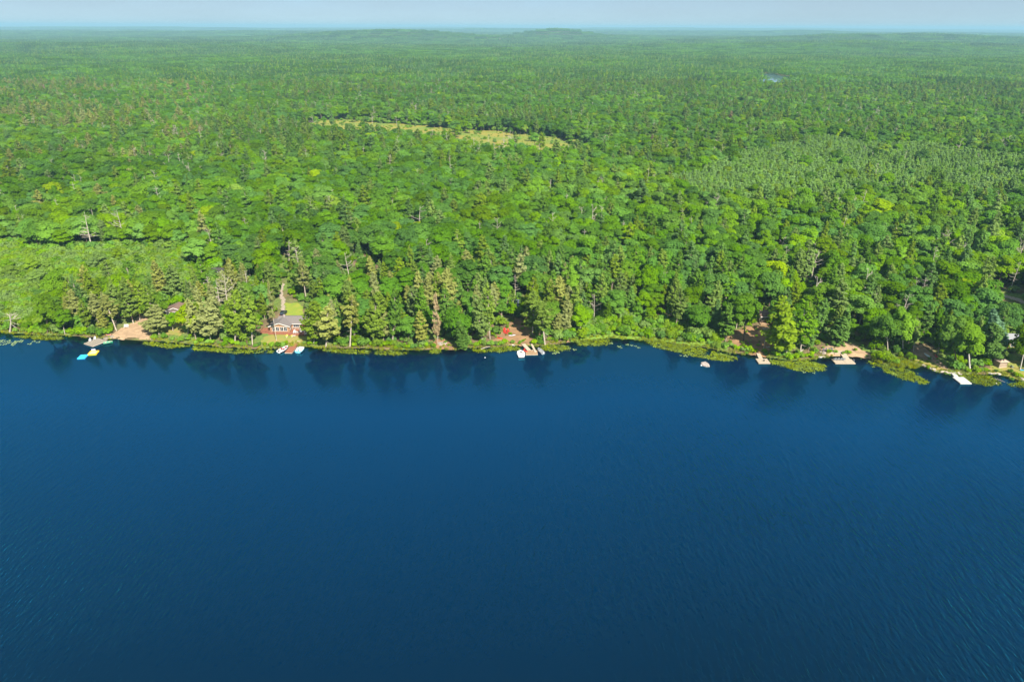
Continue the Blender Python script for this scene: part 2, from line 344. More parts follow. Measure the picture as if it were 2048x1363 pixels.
patch('sandy_beach', [(222,674),(233,664),(247,655),(262,648),(274,634),(286,630),(297,640),(303,655),(308,668),(300,679),(262,677.5)], sand, 'pale sandy beach behind the grey plank dock')
patch('lawn', [(330,668),(338,652),(350,640),(366,648),(372,662),(362,672)], lawn, 'dry yellow lawn before the half hidden cottage')
patch('lawn', [(516,686),(528,674),(548,668),(592,668),(614,674),(612,684),(590,688),(552,690)], lawn, 'dry yellow lawn in front of the grey-roofed cottage')
patch('lawn', [(573,634),(573,606),(590,604),(604,612),(606,634)], lawn2, 'green lawn beside the gravel driveway')
patch('driveway', [(561,634),(563,618),(562,602),(559,588),(561,575),(565,566),(569,567),(566,577),(566,590),(570,602),(571,618),(571,634)], gravel, 'pale gravel driveway running up behind the cottage', rag=0.3)
patch('clearing', [(984,680),(1000,664),(1018,648),(1030,634),(1044,636),(1054,652),(1060,672),(1062,690),(1040,692),(1020,690)], needle, 'orange needle-covered clearing at the middle dock')
patch('clearing', [(858,694),(862,680),(872,674),(895,676),(905,690),(915,698)], needle, 'small orange clearing around the grey rock slab')
patch('clearing', [(1452,690),(1462,664),(1500,652),(1532,650),(1548,660),(1546,690),(1530,712),(1502,710),(1480,696)], needle, 'reddish needle-covered clearing behind the small square-ended dock')
patch('sandy_beach', [(1640,706),(1652,690),(1668,676),(1690,682),(1712,692),(1732,700),(1742,708),(1742,719),(1700,716),(1662,712)], sand, 'tan sandy beach beside the pale T-shaped dock')
patch('footpath', [(1824,708),(1828,690),(1842,690),(1858,702),(1882,722),(1902,738),(1890,742),(1862,722),(1842,714)], sand2, 'bare dirt path beside the upturned silver canoe', rag=0.4)
patch('lawn', [(1826,716),(1846,716),(1870,728),(1898,742),(1898,748),(1868,742),(1846,730)], lawn, 'dry grass strip above the stone sea wall', rag=0.4)
patch('lawn', [(1972,748),(1978,732),(1994,724),(2024,720),(2060,722),(2080,745),(2070,766),(2030,757),(2000,749)], lawn, 'yellow lawn around the little tan pavilion')
patch('footpath', [(1984,588),(1986,583),(2004,587),(2030,594),(2054,604),(2054,610),(2020,597)], gravel, 'pale dirt track among the trees at the picture edge', rag=0.4)
patch('footpath', [(1596,600),(1602,584),(1614,590),(1620,606),(1610,614)], mat('dark_dirt', (0.20, 0.16, 0.13), 0.95, 0.2, 0.6), 'shaded dirt drive behind the striped pine', rag=0.4)
MEADOW_PX = [(618,246),(640,239),(690,238),(745,245),(830,250),(900,256),(1000,262),(1110,274),(1160,280),(1185,288),(1180,316),(1120,327),(1040,327),(972,315),(930,299),(850,290),(760,288),(690,282),(616,274),(560,262),(560,250)]
patch('meadow', MEADOW_PX, fen, 'golden wet meadow opening in the forest', dz=0.3, cell=4.0, rag=4.0)
MEADOW = gpoly(MEADOW_PX)
bogm = mat('peat_pool', (0.02, 0.022, 0.022), 0.2, 0, 1, spec=0.5)
patch('stream', [(1122,278),(1140,277),(1136,281),(1146,284),(1170,286),(1178,290),(1140,289),(1128,284)], bogm, 'dark stream winding out of the golden meadow', dz=0.5, cell=2.0, rag=1.5)
pm = mat('pond_water', (0.10, 0.16, 0.22), 0.06, 0, 1, spec=0.5)
POND_PX = [(1524,158),(1530,153.5),(1556,153),(1570,156),(1572,161),(1546,164),(1526,163)]
POND = gpoly(POND_PX); pz = float(np.mean(height([p[0] for p in POND], [p[1] for p in POND])))
def pond():
    c = np.mean(np.array(POND), 0); P = []; dv = c / np.hypot(*c); gx, gy = np.meshgrid(np.linspace(-150, 90, 13), np.linspace(-330, 150, 25)); PZ = float(height(c[0] + gx, c[1] + gy).max()) + 0.3
    for k in range(48):
        a = 2 * math.pi * k / 48; r = 1 + 0.18 * math.sin(3 * a + 1) + 0.1 * math.sin(5 * a)
        al = -80 + 230 * r * math.sin(a); ac = 34 * r * math.cos(a); P.append((c[0] + dv[0] * al + dv[1] * ac, c[1] + dv[1] * al - dv[0] * ac, PZ))
    me = npmesh('pond', P, [tuple(range(48))]); tag(link('pond', me, pm), 'small grey-blue pond far off in the forest', None, None, 'structure'); return [(p[0], p[1]) for p in P]
POND = pond()

# ------------------------------------------------------------------ tree meshes
def cards(C, N, size, rg, aspect=1.0):
    """leaf sprays: centres C, normals N, half sizes -> quads with ragged corners"""
    n = len(C); N = N / (np.linalg.norm(N, axis=1, keepdims=True) + 1e-9)
    a = np.cross(N, rg.normal(size=(n, 3))); a /= np.linalg.norm(a, axis=1, keepdims=True) + 1e-9; b = np.cross(N, a)
    s = np.broadcast_to(np.asarray(size, float), (n,))[:, None]
    V = np.zeros((n, 4, 3))
    for k, (p, q) in enumerate(((-1, -1), (1, -1), (1, 1), (-1, 1))):
        j = rg.uniform(0.55, 1.15, (n, 1)); V[:, k] = C + (a * p * aspect + b * q) * s * j + N * rg.uniform(-0.25, 0.25, (n, 1)) * s
    return V.reshape(-1, 3), np.arange(n * 4).reshape(n, 4)
def rand_dirs(n, rg):
    d = rg.normal(size=(n, 3)); return d / np.linalg.norm(d, axis=1, keepdims=True)

def broadleaf(seed, h=14.0, r=3.3, n_lobes=15, per=210, size=0.25, base=0.34):
    rg = np.random.default_rng(seed); C = []; N = []
    zc = h * (base + (1 - base) / 2); rz = h * (1 - base) / 2
    k = 0; lob = []
    while len(lob) < n_lobes and k < 900:
        k += 1; d = rand_dirs(1, rg)[0]; d[2] = abs(d[2]) * 1.0 - 0.35 if rg.random() < 0.8 else d[2]
        q = rg.uniform(0.45, 0.88)
        p = np.array([d[0] * r * q, d[1] * r * q, zc + d[2] * rz * q]); lr = r * rg.uniform(0.30, 0.46)
        if all(np.linalg.norm(p - o[0]) > 0.62 * min(lr, o[1]) + 0.25 * r for o in lob): lob.append((p, lr))
    lob.append((np.array([0, 0, zc + rz * 0.55]), r * 0.42)); lob.append((np.array([0, 0, zc]), r * 0.6))
    cen = np.array([0, 0, zc - rz * 0.3])
    for p, lr in lob:
        n = int(per * (lr / (0.38 * r)) ** 2); d = rand_dirs(n, rg); d[:, 2] = np.where(d[:, 2] < -0.3, -d[:, 2], d[:, 2])
        rr = lr * rg.uniform(0.72, 1.06, (n, 1)); c = p + d * rr * np.array([1, 1, 0.82])
        o = (c - cen); o /= np.linalg.norm(o, axis=1, keepdims=True)
        C.append(c); N.append(d * 0.55 + o * 0.35 + np.array([0, 0, 0.45]) + rand_dirs(n, rg) * 0.40)
    C = np.concatenate(C); N = np.concatenate(N)
    V, F = cards(C, N, size * rg.uniform(0.7, 1.3, len(C)), rg)
    crown = npmesh('crown', V, F)
    mb = MB(); lean = rg.normal(size=2) * 0.25
    tr = h * 0.0125 + 0.03; top = Vector((lean[0], lean[1], h * 0.72))
    mb.tube([(0, 0, -0.5), (0, 0, 0.3), (lean[0] * 0.4, lean[1] * 0.4, h * 0.35), tuple(top)], [tr * 1.35, tr, tr * 0.75, tr * 0.2], 6)
    for p, lr in lob[:7]:
        z0 = h * rg.uniform(0.25, 0.5); f = z0 / (h * 0.72)
        mb.tube([(lean[0] * f, lean[1] * f, z0), tuple((Vector(p) + Vector((0, 0, z0))) / 2 * 1.0 + Vector((0, 0, 0.3 - z0 * 0.0)) * 0.0 + Vector((p[0] * 0.05, p[1] * 0.05, 0))), tuple(p)], [tr * 0.5, tr * 0.33, tr * 0.12], 5, False)
    return crown, mb

def pine(seed, h=20.0, r=3.4, first=0.30, whorls=15, size=0.27, dens=1.0, ragged=0.5, bare=True, point=0.75):
    rg = np.random.default_rng(seed); C = []; N = []; mb = MB(); tr = h * 0.0105 + 0.03
    lean = rg.normal(size=2) * 0.3
    ax = lambda z: np.array([lean[0] * (z / h) ** 2, lean[1] * (z / h) ** 2, z])
    mb.tube([ax(0) - [0, 0, 0.5], ax(0.2), ax(h * 0.35), ax(h * 0.7), ax(h)], [tr * 1.3, tr, tr * 0.78, tr * 0.45, 0.03], 6)
    zs = h * (first + (1 - first) * (np.arange(whorls) + rg.uniform(-0.3, 0.3, whorls)) / whorls)
    side = rg.uniform(0, 2 * math.pi)
    for i, z in enumerate(zs):
        t = (z / h - first) / (1 - first); t = min(max(t, 0), 0.99)
        prof = (0.55 + 0.45 * min(1, t / 0.25)) * (1 - t ** 1.6) ** point + 0.06
        nb = rg.integers(4, 7)
        a0 = rg.uniform(0, 6.28)
        for k in range(nb):
            if rg.random() < 0.16 * ragged * 2: continue
            a = a0 + 6.28 * k / nb + rg.uniform(-0.3, 0.3)
            L = r * prof * rg.uniform(1 - ragged * 0.75, 1.12) * (1 + 0.2 * math.cos(a - side))
            up = 0.10 + 0.35 * t; e = np.array([math.cos(a), math.sin(a), 0])
            p0 = ax(z); p1 = p0 + e * L * 0.55 + [0, 0, up * L * 0.25]; p2 = p0 + e * L + [0, 0, up * L * 0.6]
            mb.tube([p0, p1, p2], [0.055, 0.035, 0.015], 3, False)
            n = max(4, int(L * 7.5 * dens)); s = rg.uniform(0.28, 1.05, n) ** 0.8
            base = p0 + e * (L * s)[:, None] + np.array([0, 0, 1]) * (up * L * 0.6 * s ** 1.4)[:, None]
            wd_ = 0.30 * L * (0.35 + 0.65 * np.sin(np.clip(s, 0, 1) * 2.6)); perp = np.array([-e[1], e[0], 0])
            c = base + perp * (rg.uniform(-1, 1, n) * wd_)[:, None] + np.array([0, 0, 0.24]) * rg.normal(size=(n, 1))
            C.append(c); N.append(np.array([0, 0, 1.0]) + e * 0.35 + rand_dirs(n, rg) * 0.6)
    if bare:
        for k in range(int(8)):
            z = h * rg.uniform(0.14, first + 0.08); a = rg.uniform(0, 6.28); L = r * rg.uniform(0.25, 0.6)
            mb.tube([ax(z), ax(z) + [math.cos(a) * L, math.sin(a) * L, rg.uniform(-0.5, 0.2)]], [0.05, 0.012], 3, False)
    n = 14; C.append(ax(h * 0.96) + rg.normal(size=(n, 3)) * [0.25, 0.25, h * 0.025]); N.append(rand_dirs(n, rg) + [0, 0, .5])
    C = np.concatenate(C); N = np.concatenate(N)
    V, F = cards(C, N, size * rg.uniform(0.7, 1.3, len(C)), rg, aspect=1.25)
    return npmesh('crown', V, F), mb

def dead_tree(seed, h=16.0, r=3.0, n=16, fork=False):
    rg = np.random.default_rng(seed); mb = MB(); tr = h * 0.011 + 0.04; lean = rg.normal(size=2) * 0.6
    ax = lambda z: np.array([lean[0] * (z / h) ** 2, lean[1] * (z / h) ** 2, z])
    tk = MB(); tk.tube([ax(0) - [0, 0, 0.5], ax(h * 0.3), ax(h * 0.65), ax(h)], [tr * 1.2, tr * 0.85, tr * 0.5, 0.05], 6)
    for k in range(n):
        t = rg.uniform(0.35, 0.97); a = rg.uniform(0, 6.28); L = r * (1.15 - t) * rg.uniform(0.7, 1.5) + 0.3
        if fork: L *= 1.5
        e = np.array([math.cos(a), math.sin(a), 0]); u = (0.9 if fork else 0.25) * L * rg.uniform(0.3, 1.1)
        p0 = ax(h * t); p1 = p0 + e * L * 0.6 + [0, 0, u * 0.4]; p2 = p0 + e * L + [0, 0, u]
        mb.tube([p0, p1, p2], [0.085 * (1.4 - t), 0.055, 0.02], 4, False)
        for j in range(2):
            q = p0 + (p2 - p0) * rg.uniform(0.4, 0.9); a2 = a + rg.uniform(-1, 1); L2 = L * 0.4
            mb.tube([q, q + [math.cos(a2) * L2, math.sin(a2) * L2, L2 * rg.uniform(0, 0.9)]], [0.04, 0.012], 3, False)
    return tk, mb

def shrub(seed, h=2.0, r=1.6, n=420, size=0.17, flat=0.8):
    rg = np.random.default_rng(seed); C = []; N = []
    for k in range(7):
        a = rg.uniform(0, 6.28); q = r * rg.uniform(0.15, 0.62); lr = r * rg.uniform(0.32, 0.55); p = np.array([math.cos(a) * q, math.sin(a) * q, h * rg.uniform(0.35, 0.7)])
        m = n // 7; d = rand_dirs(m, rg); d[:, 2] = np.where(d[:, 2] < -0.5, -d[:, 2], d[:, 2])
        c = p + d * lr * rg.uniform(0.7, 1.1, (m, 1)) * np.array([1, 1, flat * h / (2 * r) + 0.35]); c[:, 2] = np.maximum(c[:, 2], 0.05)
        C.append(c); N.append(d + [0, 0, 0.45] + rand_dirs(m, rg) * 0.6)
    C = np.concatenate(C); V, F = cards(C, np.concatenate(N), size * rg.uniform(0.7, 1.3, len(C)), rg)
    mb = MB()
    for k in range(5):
        a = rg.uniform(0, 6.28); mb.tube([(0, 0, -0.2), (math.cos(a) * r * 0.2, math.sin(a) * r * 0.2, h * 0.3), (math.cos(a) * r * 0.55, math.sin(a) * r * 0.55, h * 0.62)], [0.05, 0.035, 0.01], 4, False)
    return npmesh('crown', V, F), mb

def weed_clump(seed, n=16, r=0.65, size=0.13, tall=0.25):
    rg = np.random.default_rng(seed); C = rg.normal(size=(n, 3)) * [r * 0.6, r * 0.6, 0]; C[:, 2] = 0.03 + rg.random(n) * tall
    N = rand_dirs(n, rg) * 0.6 + [0, 0, 1]; return npmesh('weed', *cards(C, N, size * rg.uniform(0.6, 1.5, n), rg, 1.2))
def blades(seed, n=26, r=0.6, h=1.0):
    rg = np.random.default_rng(seed); V = []
    for k in range(n):
        a = rg.uniform(0, 6.28); p = rg.normal(size=3) * [r * 0.5, r * 0.5, 0]; w = np.array([math.cos(a), math.sin(a), 0]) * 0.06; hh = h * rg.uniform(0.6, 1.2); b = rg.normal(size=3) * [0.25, 0.25, 0]
        V += [p - w, p + w, p + w * 0.5 + b * 0.6 + [0, 0, hh * 0.7], p - w * 0.5 + b + [0, 0, hh]]
    return npmesh('blade', np.array(V), np.arange(n * 4).reshape(n, 4))

# ------------------------------------------------------------------ stuff: instanced masses
def scatter(name, label, pts, meshes):
    """one object of kind stuff; pts: (x, y, z, rot, scale, index)"""
    pts = np.asarray(pts, float); me = bpy.data.meshes.new(name); me.vertices.add(len(pts)); me.vertices.foreach_set('co', pts[:, :3].astype(np.float32).ravel())
    if pts.shape[1] < 7: pts = np.concatenate([pts, np.ones((len(pts), 1))], 1)
    for nm, k, ty in (('rz', 3, 'FLOAT'), ('sc', 4, 'FLOAT'), ('wf', 6, 'FLOAT')):
        a = me.attributes.new(nm, ty, 'POINT'); a.data.foreach_set('value', pts[:, k].astype(np.float32))
    a = me.attributes.new('pick', 'INT', 'POINT'); a.data.foreach_set('value', pts[:, 5].astype(np.int32))
    o = link(name, me); tag(o, label, None, None, 'stuff')
    g = bpy.data.node_groups.new(name + '_nodes', 'GeometryNodeTree'); g.interface.new_socket('Geometry', in_out='INPUT', socket_type='NodeSocketGeometry'); g.interface.new_socket('Geometry', in_out='OUTPUT', socket_type='NodeSocketGeometry')
    n = g.nodes; L = g.links; gi = n.new('NodeGroupInput'); go = n.new('NodeGroupOutput'); ip = n.new('GeometryNodeInstanceOnPoints'); jn = n.new('GeometryNodeJoinGeometry')
    for m in reversed(meshes):
        src = bpy.data.objects.new(name + '_piece', m)
        oi = n.new('GeometryNodeObjectInfo'); oi.inputs['Object'].default_value = src; oi.inputs['As Instance'].default_value = False
        gt = n.new('GeometryNodeGeometryToInstance'); L.new(oi.outputs['Geometry'], gt.inputs[0]); L.new(gt.outputs[0], jn.inputs[0])
    def attr(nm, ty):
        k = n.new('GeometryNodeInputNamedAttribute'); k.data_type = ty; k.inputs['Name'].default_value = nm; return k.outputs['Attribute']
    cx = n.new('ShaderNodeCombineXYZ'); L.new(attr('rz', 'FLOAT'), cx.inputs[2])
    L.new(gi.outputs[0], ip.inputs['Points']); L.new(jn.outputs[0], ip.inputs['Instance']); ip.inputs['Pick Instance'].default_value = True
    L.new(attr('pick', 'INT'), ip.inputs['Instance Index']); L.new(cx.outputs[0], ip.inputs['Rotation']); sm = n.new('ShaderNodeMath'); sm.operation = 'MULTIPLY'; sa = attr('sc', 'FLOAT'); L.new(sa, sm.inputs[0]); L.new(attr('wf', 'FLOAT'), sm.inputs[1]); sv = n.new('ShaderNodeCombineXYZ'); L.new(sm.outputs[0], sv.inputs[0]); L.new(sm.outputs[0], sv.inputs[1]); L.new(sa, sv.inputs[2]); L.new(sv.outputs[0], ip.inputs['Scale'])
    L.new(ip.outputs[0], go.inputs[0]); md = o.modifiers.new('scatter', 'NODES'); md.node_group = g
    return o
def joined(crown, mb, leaf, bark):
    """crown + trunk as one mesh for the masses"""
    nv = len(crown.vertices); V = np.zeros(nv * 3, np.float32); crown.vertices.foreach_get('co', V)
    F = [tuple(p.vertices) for p in crown.polygons]; b = nv
    me = bpy.data.meshes.new('tree_piece'); me.from_pydata([tuple(v) for v in V.reshape(-1, 3)] + list(mb.v if mb else []), [], F + ([tuple(i + b for i in f) for f in mb.f] if mb else []))
    me.materials.append(leaf); me.materials.append(bark)
    idx = np.zeros(len(me.polygons), np.int32); idx[len(F):] = 1; me.polygons.foreach_set('material_index', idx); me.update(); return me
def reskin(me, m):
    c = me.copy(); c.materials.clear(); c.materials.append(m); return c
#PART2
# ------------------------------------------------------------------ tree prototypes
B_SHAPES = [broadleaf(100 + i, 14.0, [4.2, 4.9, 3.2, 4.5, 3.7, 5.3][i], [16, 20, 12, 17, 14, 22][i], base=[.22, .30, .12, .20, .16, .36][i]) for i in range(6)]
P_SHAPES = [pine(200 + i, 20.0, [4.2, 3.5, 4.6, 4.0, 3.3, 4.4][i], [.24, .34, .18, .28, .42, .22][i], [19, 16, 21, 18, 15, 20][i], dens=2.2, ragged=[.7, .8, .65, .75, .9, .6][i]) for i in range(6)]
SP_SHAPES = [pine(230 + i, 14.0, [2.3, 2.0, 2.6][i], 0.08, 19, size=0.25, dens=2.6, ragged=0.25, bare=False, point=1.0) for i in range(3)]
D_SHAPES = [dead_tree(300 + i, 15.0, 2.6, [18, 14, 20, 12][i], i % 2 == 1) for i in range(4)]
S_SHAPES = [shrub(400 + i) for i in range(5)]
def proto_set(shapes, tones):
    out = {}
    for t in tones: out[t] = [reskin(c, LEAF[t]) for c, _ in shapes]
    return out
B_CROWN = proto_set(B_SHAPES, ('mid', 'deep', 'fresh', 'lime', 'alder')); P_CROWN = proto_set(P_SHAPES, ('pine', 'pine2', 'pine3', 'dead')); SP_CROWN = proto_set(SP_SHAPES, ('pine2', 'blue', 'young', 'deep'))
S_CROWN = proto_set(S_SHAPES, ('bush', 'alder', 'mid', 'fresh'))
def trunk_meshes(shapes, m):
    out = []
    for _, mb in shapes:
        me = bpy.data.meshes.new('trunk'); me.from_pydata(mb.v, [], mb.f); me.materials.append(m); me.update(); out.append(me)
    return out
B_TRUNK = {k: trunk_meshes(B_SHAPES, BARK[k]) for k in ('dark', 'pale', 'birch')}; P_TRUNK = {k: trunk_meshes(P_SHAPES, BARK[k]) for k in ('pine', 'pale')}; SP_TRUNK = {'dark': trunk_meshes(SP_SHAPES, BARK['dark'])}
S_TRUNK = {'dark': trunk_meshes(S_SHAPES, BARK['dark'])}
def tree_obj(name, loc, crown, trunk, h_scale, w_scale, rz, lean=(0, 0), tname='trunk', cname='crown'):
    o = bpy.data.objects.new(name, None); COL.objects.link(o); o.location = loc; o.rotation_euler = (lean[0], lean[1], rz) if lean != (0, 0) else (0, 0, rz)
    o.scale = (w_scale, w_scale, h_scale); o.empty_display_size = 0.5
    if lean != (0, 0): o.rotation_mode = 'ZYX'; o.rotation_euler = (lean[0], lean[1], rz); o.rotation_mode = 'XYZ'; o.rotation_euler = (Matrix.Rotation(lean[1], 3, 'Y') @ Matrix.Rotation(lean[0], 3, 'X') @ Matrix.Rotation(rz, 3, 'Z')).to_euler()
    if trunk: link(tname, trunk, None, o)
    if crown: link(cname, crown, None, o)
    return o

# ------------------------------------------------------------------ where trees may stand
NO_TREE_PX = [  # open ground, in photograph pixels of the ground
 [(214,680),(232,662),(250,652),(272,628),(300,628),(312,668),(304,684)], [(328,672),(334,638),(366,604),(374,640),(376,672)],
 [(508,690),(524,654),(552,626),(556,560),(578,560),(584,600),(612,606),(620,640),(624,680),(616,692)],
 [(980,684),(1000,660),(1028,634),(1050,634),(1060,650),(1066,694),(1020,694)], [(856,698),(862,678),(900,678),(916,700)],
 [(1450,692),(1462,662),(1500,650),(1530,648),(1552,658),(1548,714),(1500,712)], [(1638,712),(1650,688),(1668,670),(1700,680),(1744,700),(1744,722),(1690,718)],
 [(1822,722),(1826,686),(1846,686),(1862,700),(1905,740),(1900,752),(1866,746)], [(1968,752),(1976,728),(2000,716),(2060,700),(2080,770),(2020,762)],
 [(1976,596),(1984,576),(2008,580),(2060,600),(2060,622),(2020,606)], [(1592,606),(1600,580),(1618,588),(1626,610),(1610,618)], [(424,556),(424,540),(446,540),(446,556)],
 [(2008,700),(2012,668),(2060,664),(2060,700)]]
NO_TREE = [gpoly(p) for p in NO_TREE_PX]
ALDER = gpoly([(-260,660),(-260,500),(-60,498),(60,500),(150,508),(260,498),(390,500),(408,530),(400,560),(372,588),(330,606),(300,600),(150,590),(120,660),(40,668)])
MARSH = gpoly([(1128,682),(1140,664),(1170,655),(1240,650),(1300,650),(1350,660),(1400,672),(1440,684),(1458,700),(1400,694),(1340,686),(1220,678),(1160,682)])
YOUNG = gpoly([(1330,372),(1440,330),(1560,300),(1640,282),(1720,300),(1860,306),(1960,318),(2120,340),(2120,420),(1980,430),(1860,420),(1700,412),(1560,430),(1450,420),(1380,400)])
THIN = [gpoly([(690,600),(700,520),(760,520),(780,600)]), gpoly([(545,560),(560,500),(585,500),(575,560)])]
# parts of the photograph that stay open to view
WINDOWS = [(541,631,607,684),(225,642,292,677),(557,588,600,632),(990,652,1057,690),(1497,652,1546,712),(1642,682,1744,716),(1832,694,1880,742),
           (1986,714,2034,745),(873,681,897,692),(340,606,360,614),(330,634,352,646),(424,541,445,556),(2012,668,2042,700),(1984,582,2048,606),(508,640,560,690)]
def blocks(x, y, z, h, r):
    u0, v0 = proj((x, y, z)); u1, v1 = proj((x, y, z + h)); s = FPX / math.hypot(y, CAM_H) * r * 0.8
    for a, b, c, d in WINDOWS:
        if u0 + s > a and u0 - s < c and v0 - 2 > b and v1 < d - (d - b) * 0.2: return True
    return False

cand = []
sp = 5.5
for iy in range(int(1050 / sp)):
    y0 = 150 + iy * sp; half = 0.83 * y0 + 45
    xs = np.arange(-half, half, sp) + (sp / 2 if iy % 2 else 0); n = len(xs)
    cand.append(np.stack([xs + rng.uniform(-1.9, 1.9, n), np.full(n, y0) + rng.uniform(-1.9, 1.9, n)], 1))
cand = np.concatenate(cand)
dsh = cand[:, 1] - yshore(cand[:, 0])
ok = dsh > 2.0
for P in NO_TREE + [MARSH]: ok &= ~inpoly(cand[:, 0], cand[:, 1], P)
ok &= ~(inwarp(cand[:, 0], cand[:, 1], ALDER, 14) & (rng.random(len(cand)) < 0.86)); ok &= ~(inwarp(cand[:, 0], cand[:, 1], YOUNG, 26, 40) & (rng.random(len(cand)) < 0.94)); ok &= ~(inwarp(cand[:, 0], cand[:, 1], MEADOW, 22, 50) & (rng.random(len(cand)) < 0.975))
for P in THIN: ok &= ~(inpoly(cand[:, 0], cand[:, 1], P) & (rng.random(len(cand)) < 0.75))
for q in ((356, 628), (1041, 616), (1533, 638), (2030, 690), (1622, 596), (438, 550)):
    c_ = at(*q); ok &= np.hypot(cand[:, 0] - c_.x, cand[:, 1] - c_.y) > 5.5
cand = cand[ok]; dsh = dsh[ok]; cz = height(cand[:, 0], cand[:, 1])
U, Vp = proj(np.stack([cand[:, 0], cand[:, 1], cz], 1))
stand = fbm(cand[:, 0] / 85, cand[:, 1] / 85, 41); tone_n = fbm(cand[:, 0] / 40, cand[:, 1] / 40, 51); rnd = rng.random(len(cand))
# share of pines: the waterfront band, then stands on the right and far back
pp = np.where(dsh < 62, np.where(U < 1260, 0.60, np.where(U < 1760, 0.36, 0.28)), 0.06)
pp = np.where((dsh >= 62) & (U > 1350), 0.10 + 0.9 * np.clip(stand - 0.45, 0, 1), pp)
pp = np.where(dsh > 260, 0.06 + 1.2 * np.clip(stand - 0.48, 0, 0.5), pp)
pp = np.where((dsh < 62) & (U < 420) & (U > 120), 0.85, pp); pp = np.where((dsh < 30) & (U < 130), 0.1, pp)
in_alder = inwarp(cand[:, 0], cand[:, 1], ALDER, 14)
rows = []   # x, y, z, kind, h, tone, d, shape, rot, wscale
for i in range(len(cand)):
    x, y = cand[i]; z = cz[i]; d = dsh[i]
    if rnd[i] < pp[i]:
        kind = 'pine'; h = rng.uniform(8.5, 16.8) if d < 62 else rng.uniform(13, 19)
        if rng.random() < 0.10: h *= 1.15
        q = rng.random(); warm = 300 < U[i] < 1150 and d < 60
        tone = ('pine3' if q < 0.34 else 'pine' if q < 0.82 else 'pine2') if warm or U[i] < 420 else ('pine' if q < 0.55 else 'pine2')
        if rng.random() < 0.004: tone = 'dead'
    elif rng.random() < (0.04 if d > 40 else 0.10): kind = 'dead'; h = rng.uniform(9, 17); tone = 'dead'
    elif rng.random() < 0.025: kind = 'spruce'; h = rng.uniform(8, 15); tone = 'pine2'
    else:
        kind = 'broad'; h = rng.uniform(8.5, 15.0) * (0.75 if d < 25 else 1.0); q = tone_n[i] + rng.normal() * 0.10
        q -= 0.10 * float(sstep(300, 800, d)); tone = 'deep' if q < 0.42 else 'fresh' if q > 0.61 else 'mid'
        if rng.random() < 0.012: tone = 'lime'
    w = h / {'pine': 20., 'broad': 14., 'spruce': 14., 'dead': 15.}[kind] * rng.uniform(0.9, 1.15)
    if kind == 'broad': w *= rng.uniform(0.8, 1.25)
    if kind == 'pine' and d < 62: w *= rng.uniform(0.75, 1.05)
    if in_alder[i]: kind, tone = 'broad', ('alder' if rng.random() < .6 else 'fresh'); h = rng.uniform(4, 8); w = h / 14. * rng.uniform(.9, 1.3)
    if y < 330 and blocks(x, y, z, h, {'pine': 3.0, 'broad': 3.9, 'spruce': 2.2, 'dead': 1.0}[kind] * w): continue
    rows.append((x, y, z, kind, h, tone, d, int(rng.integers(0, 6)), rng.uniform(0, 6.28), w))

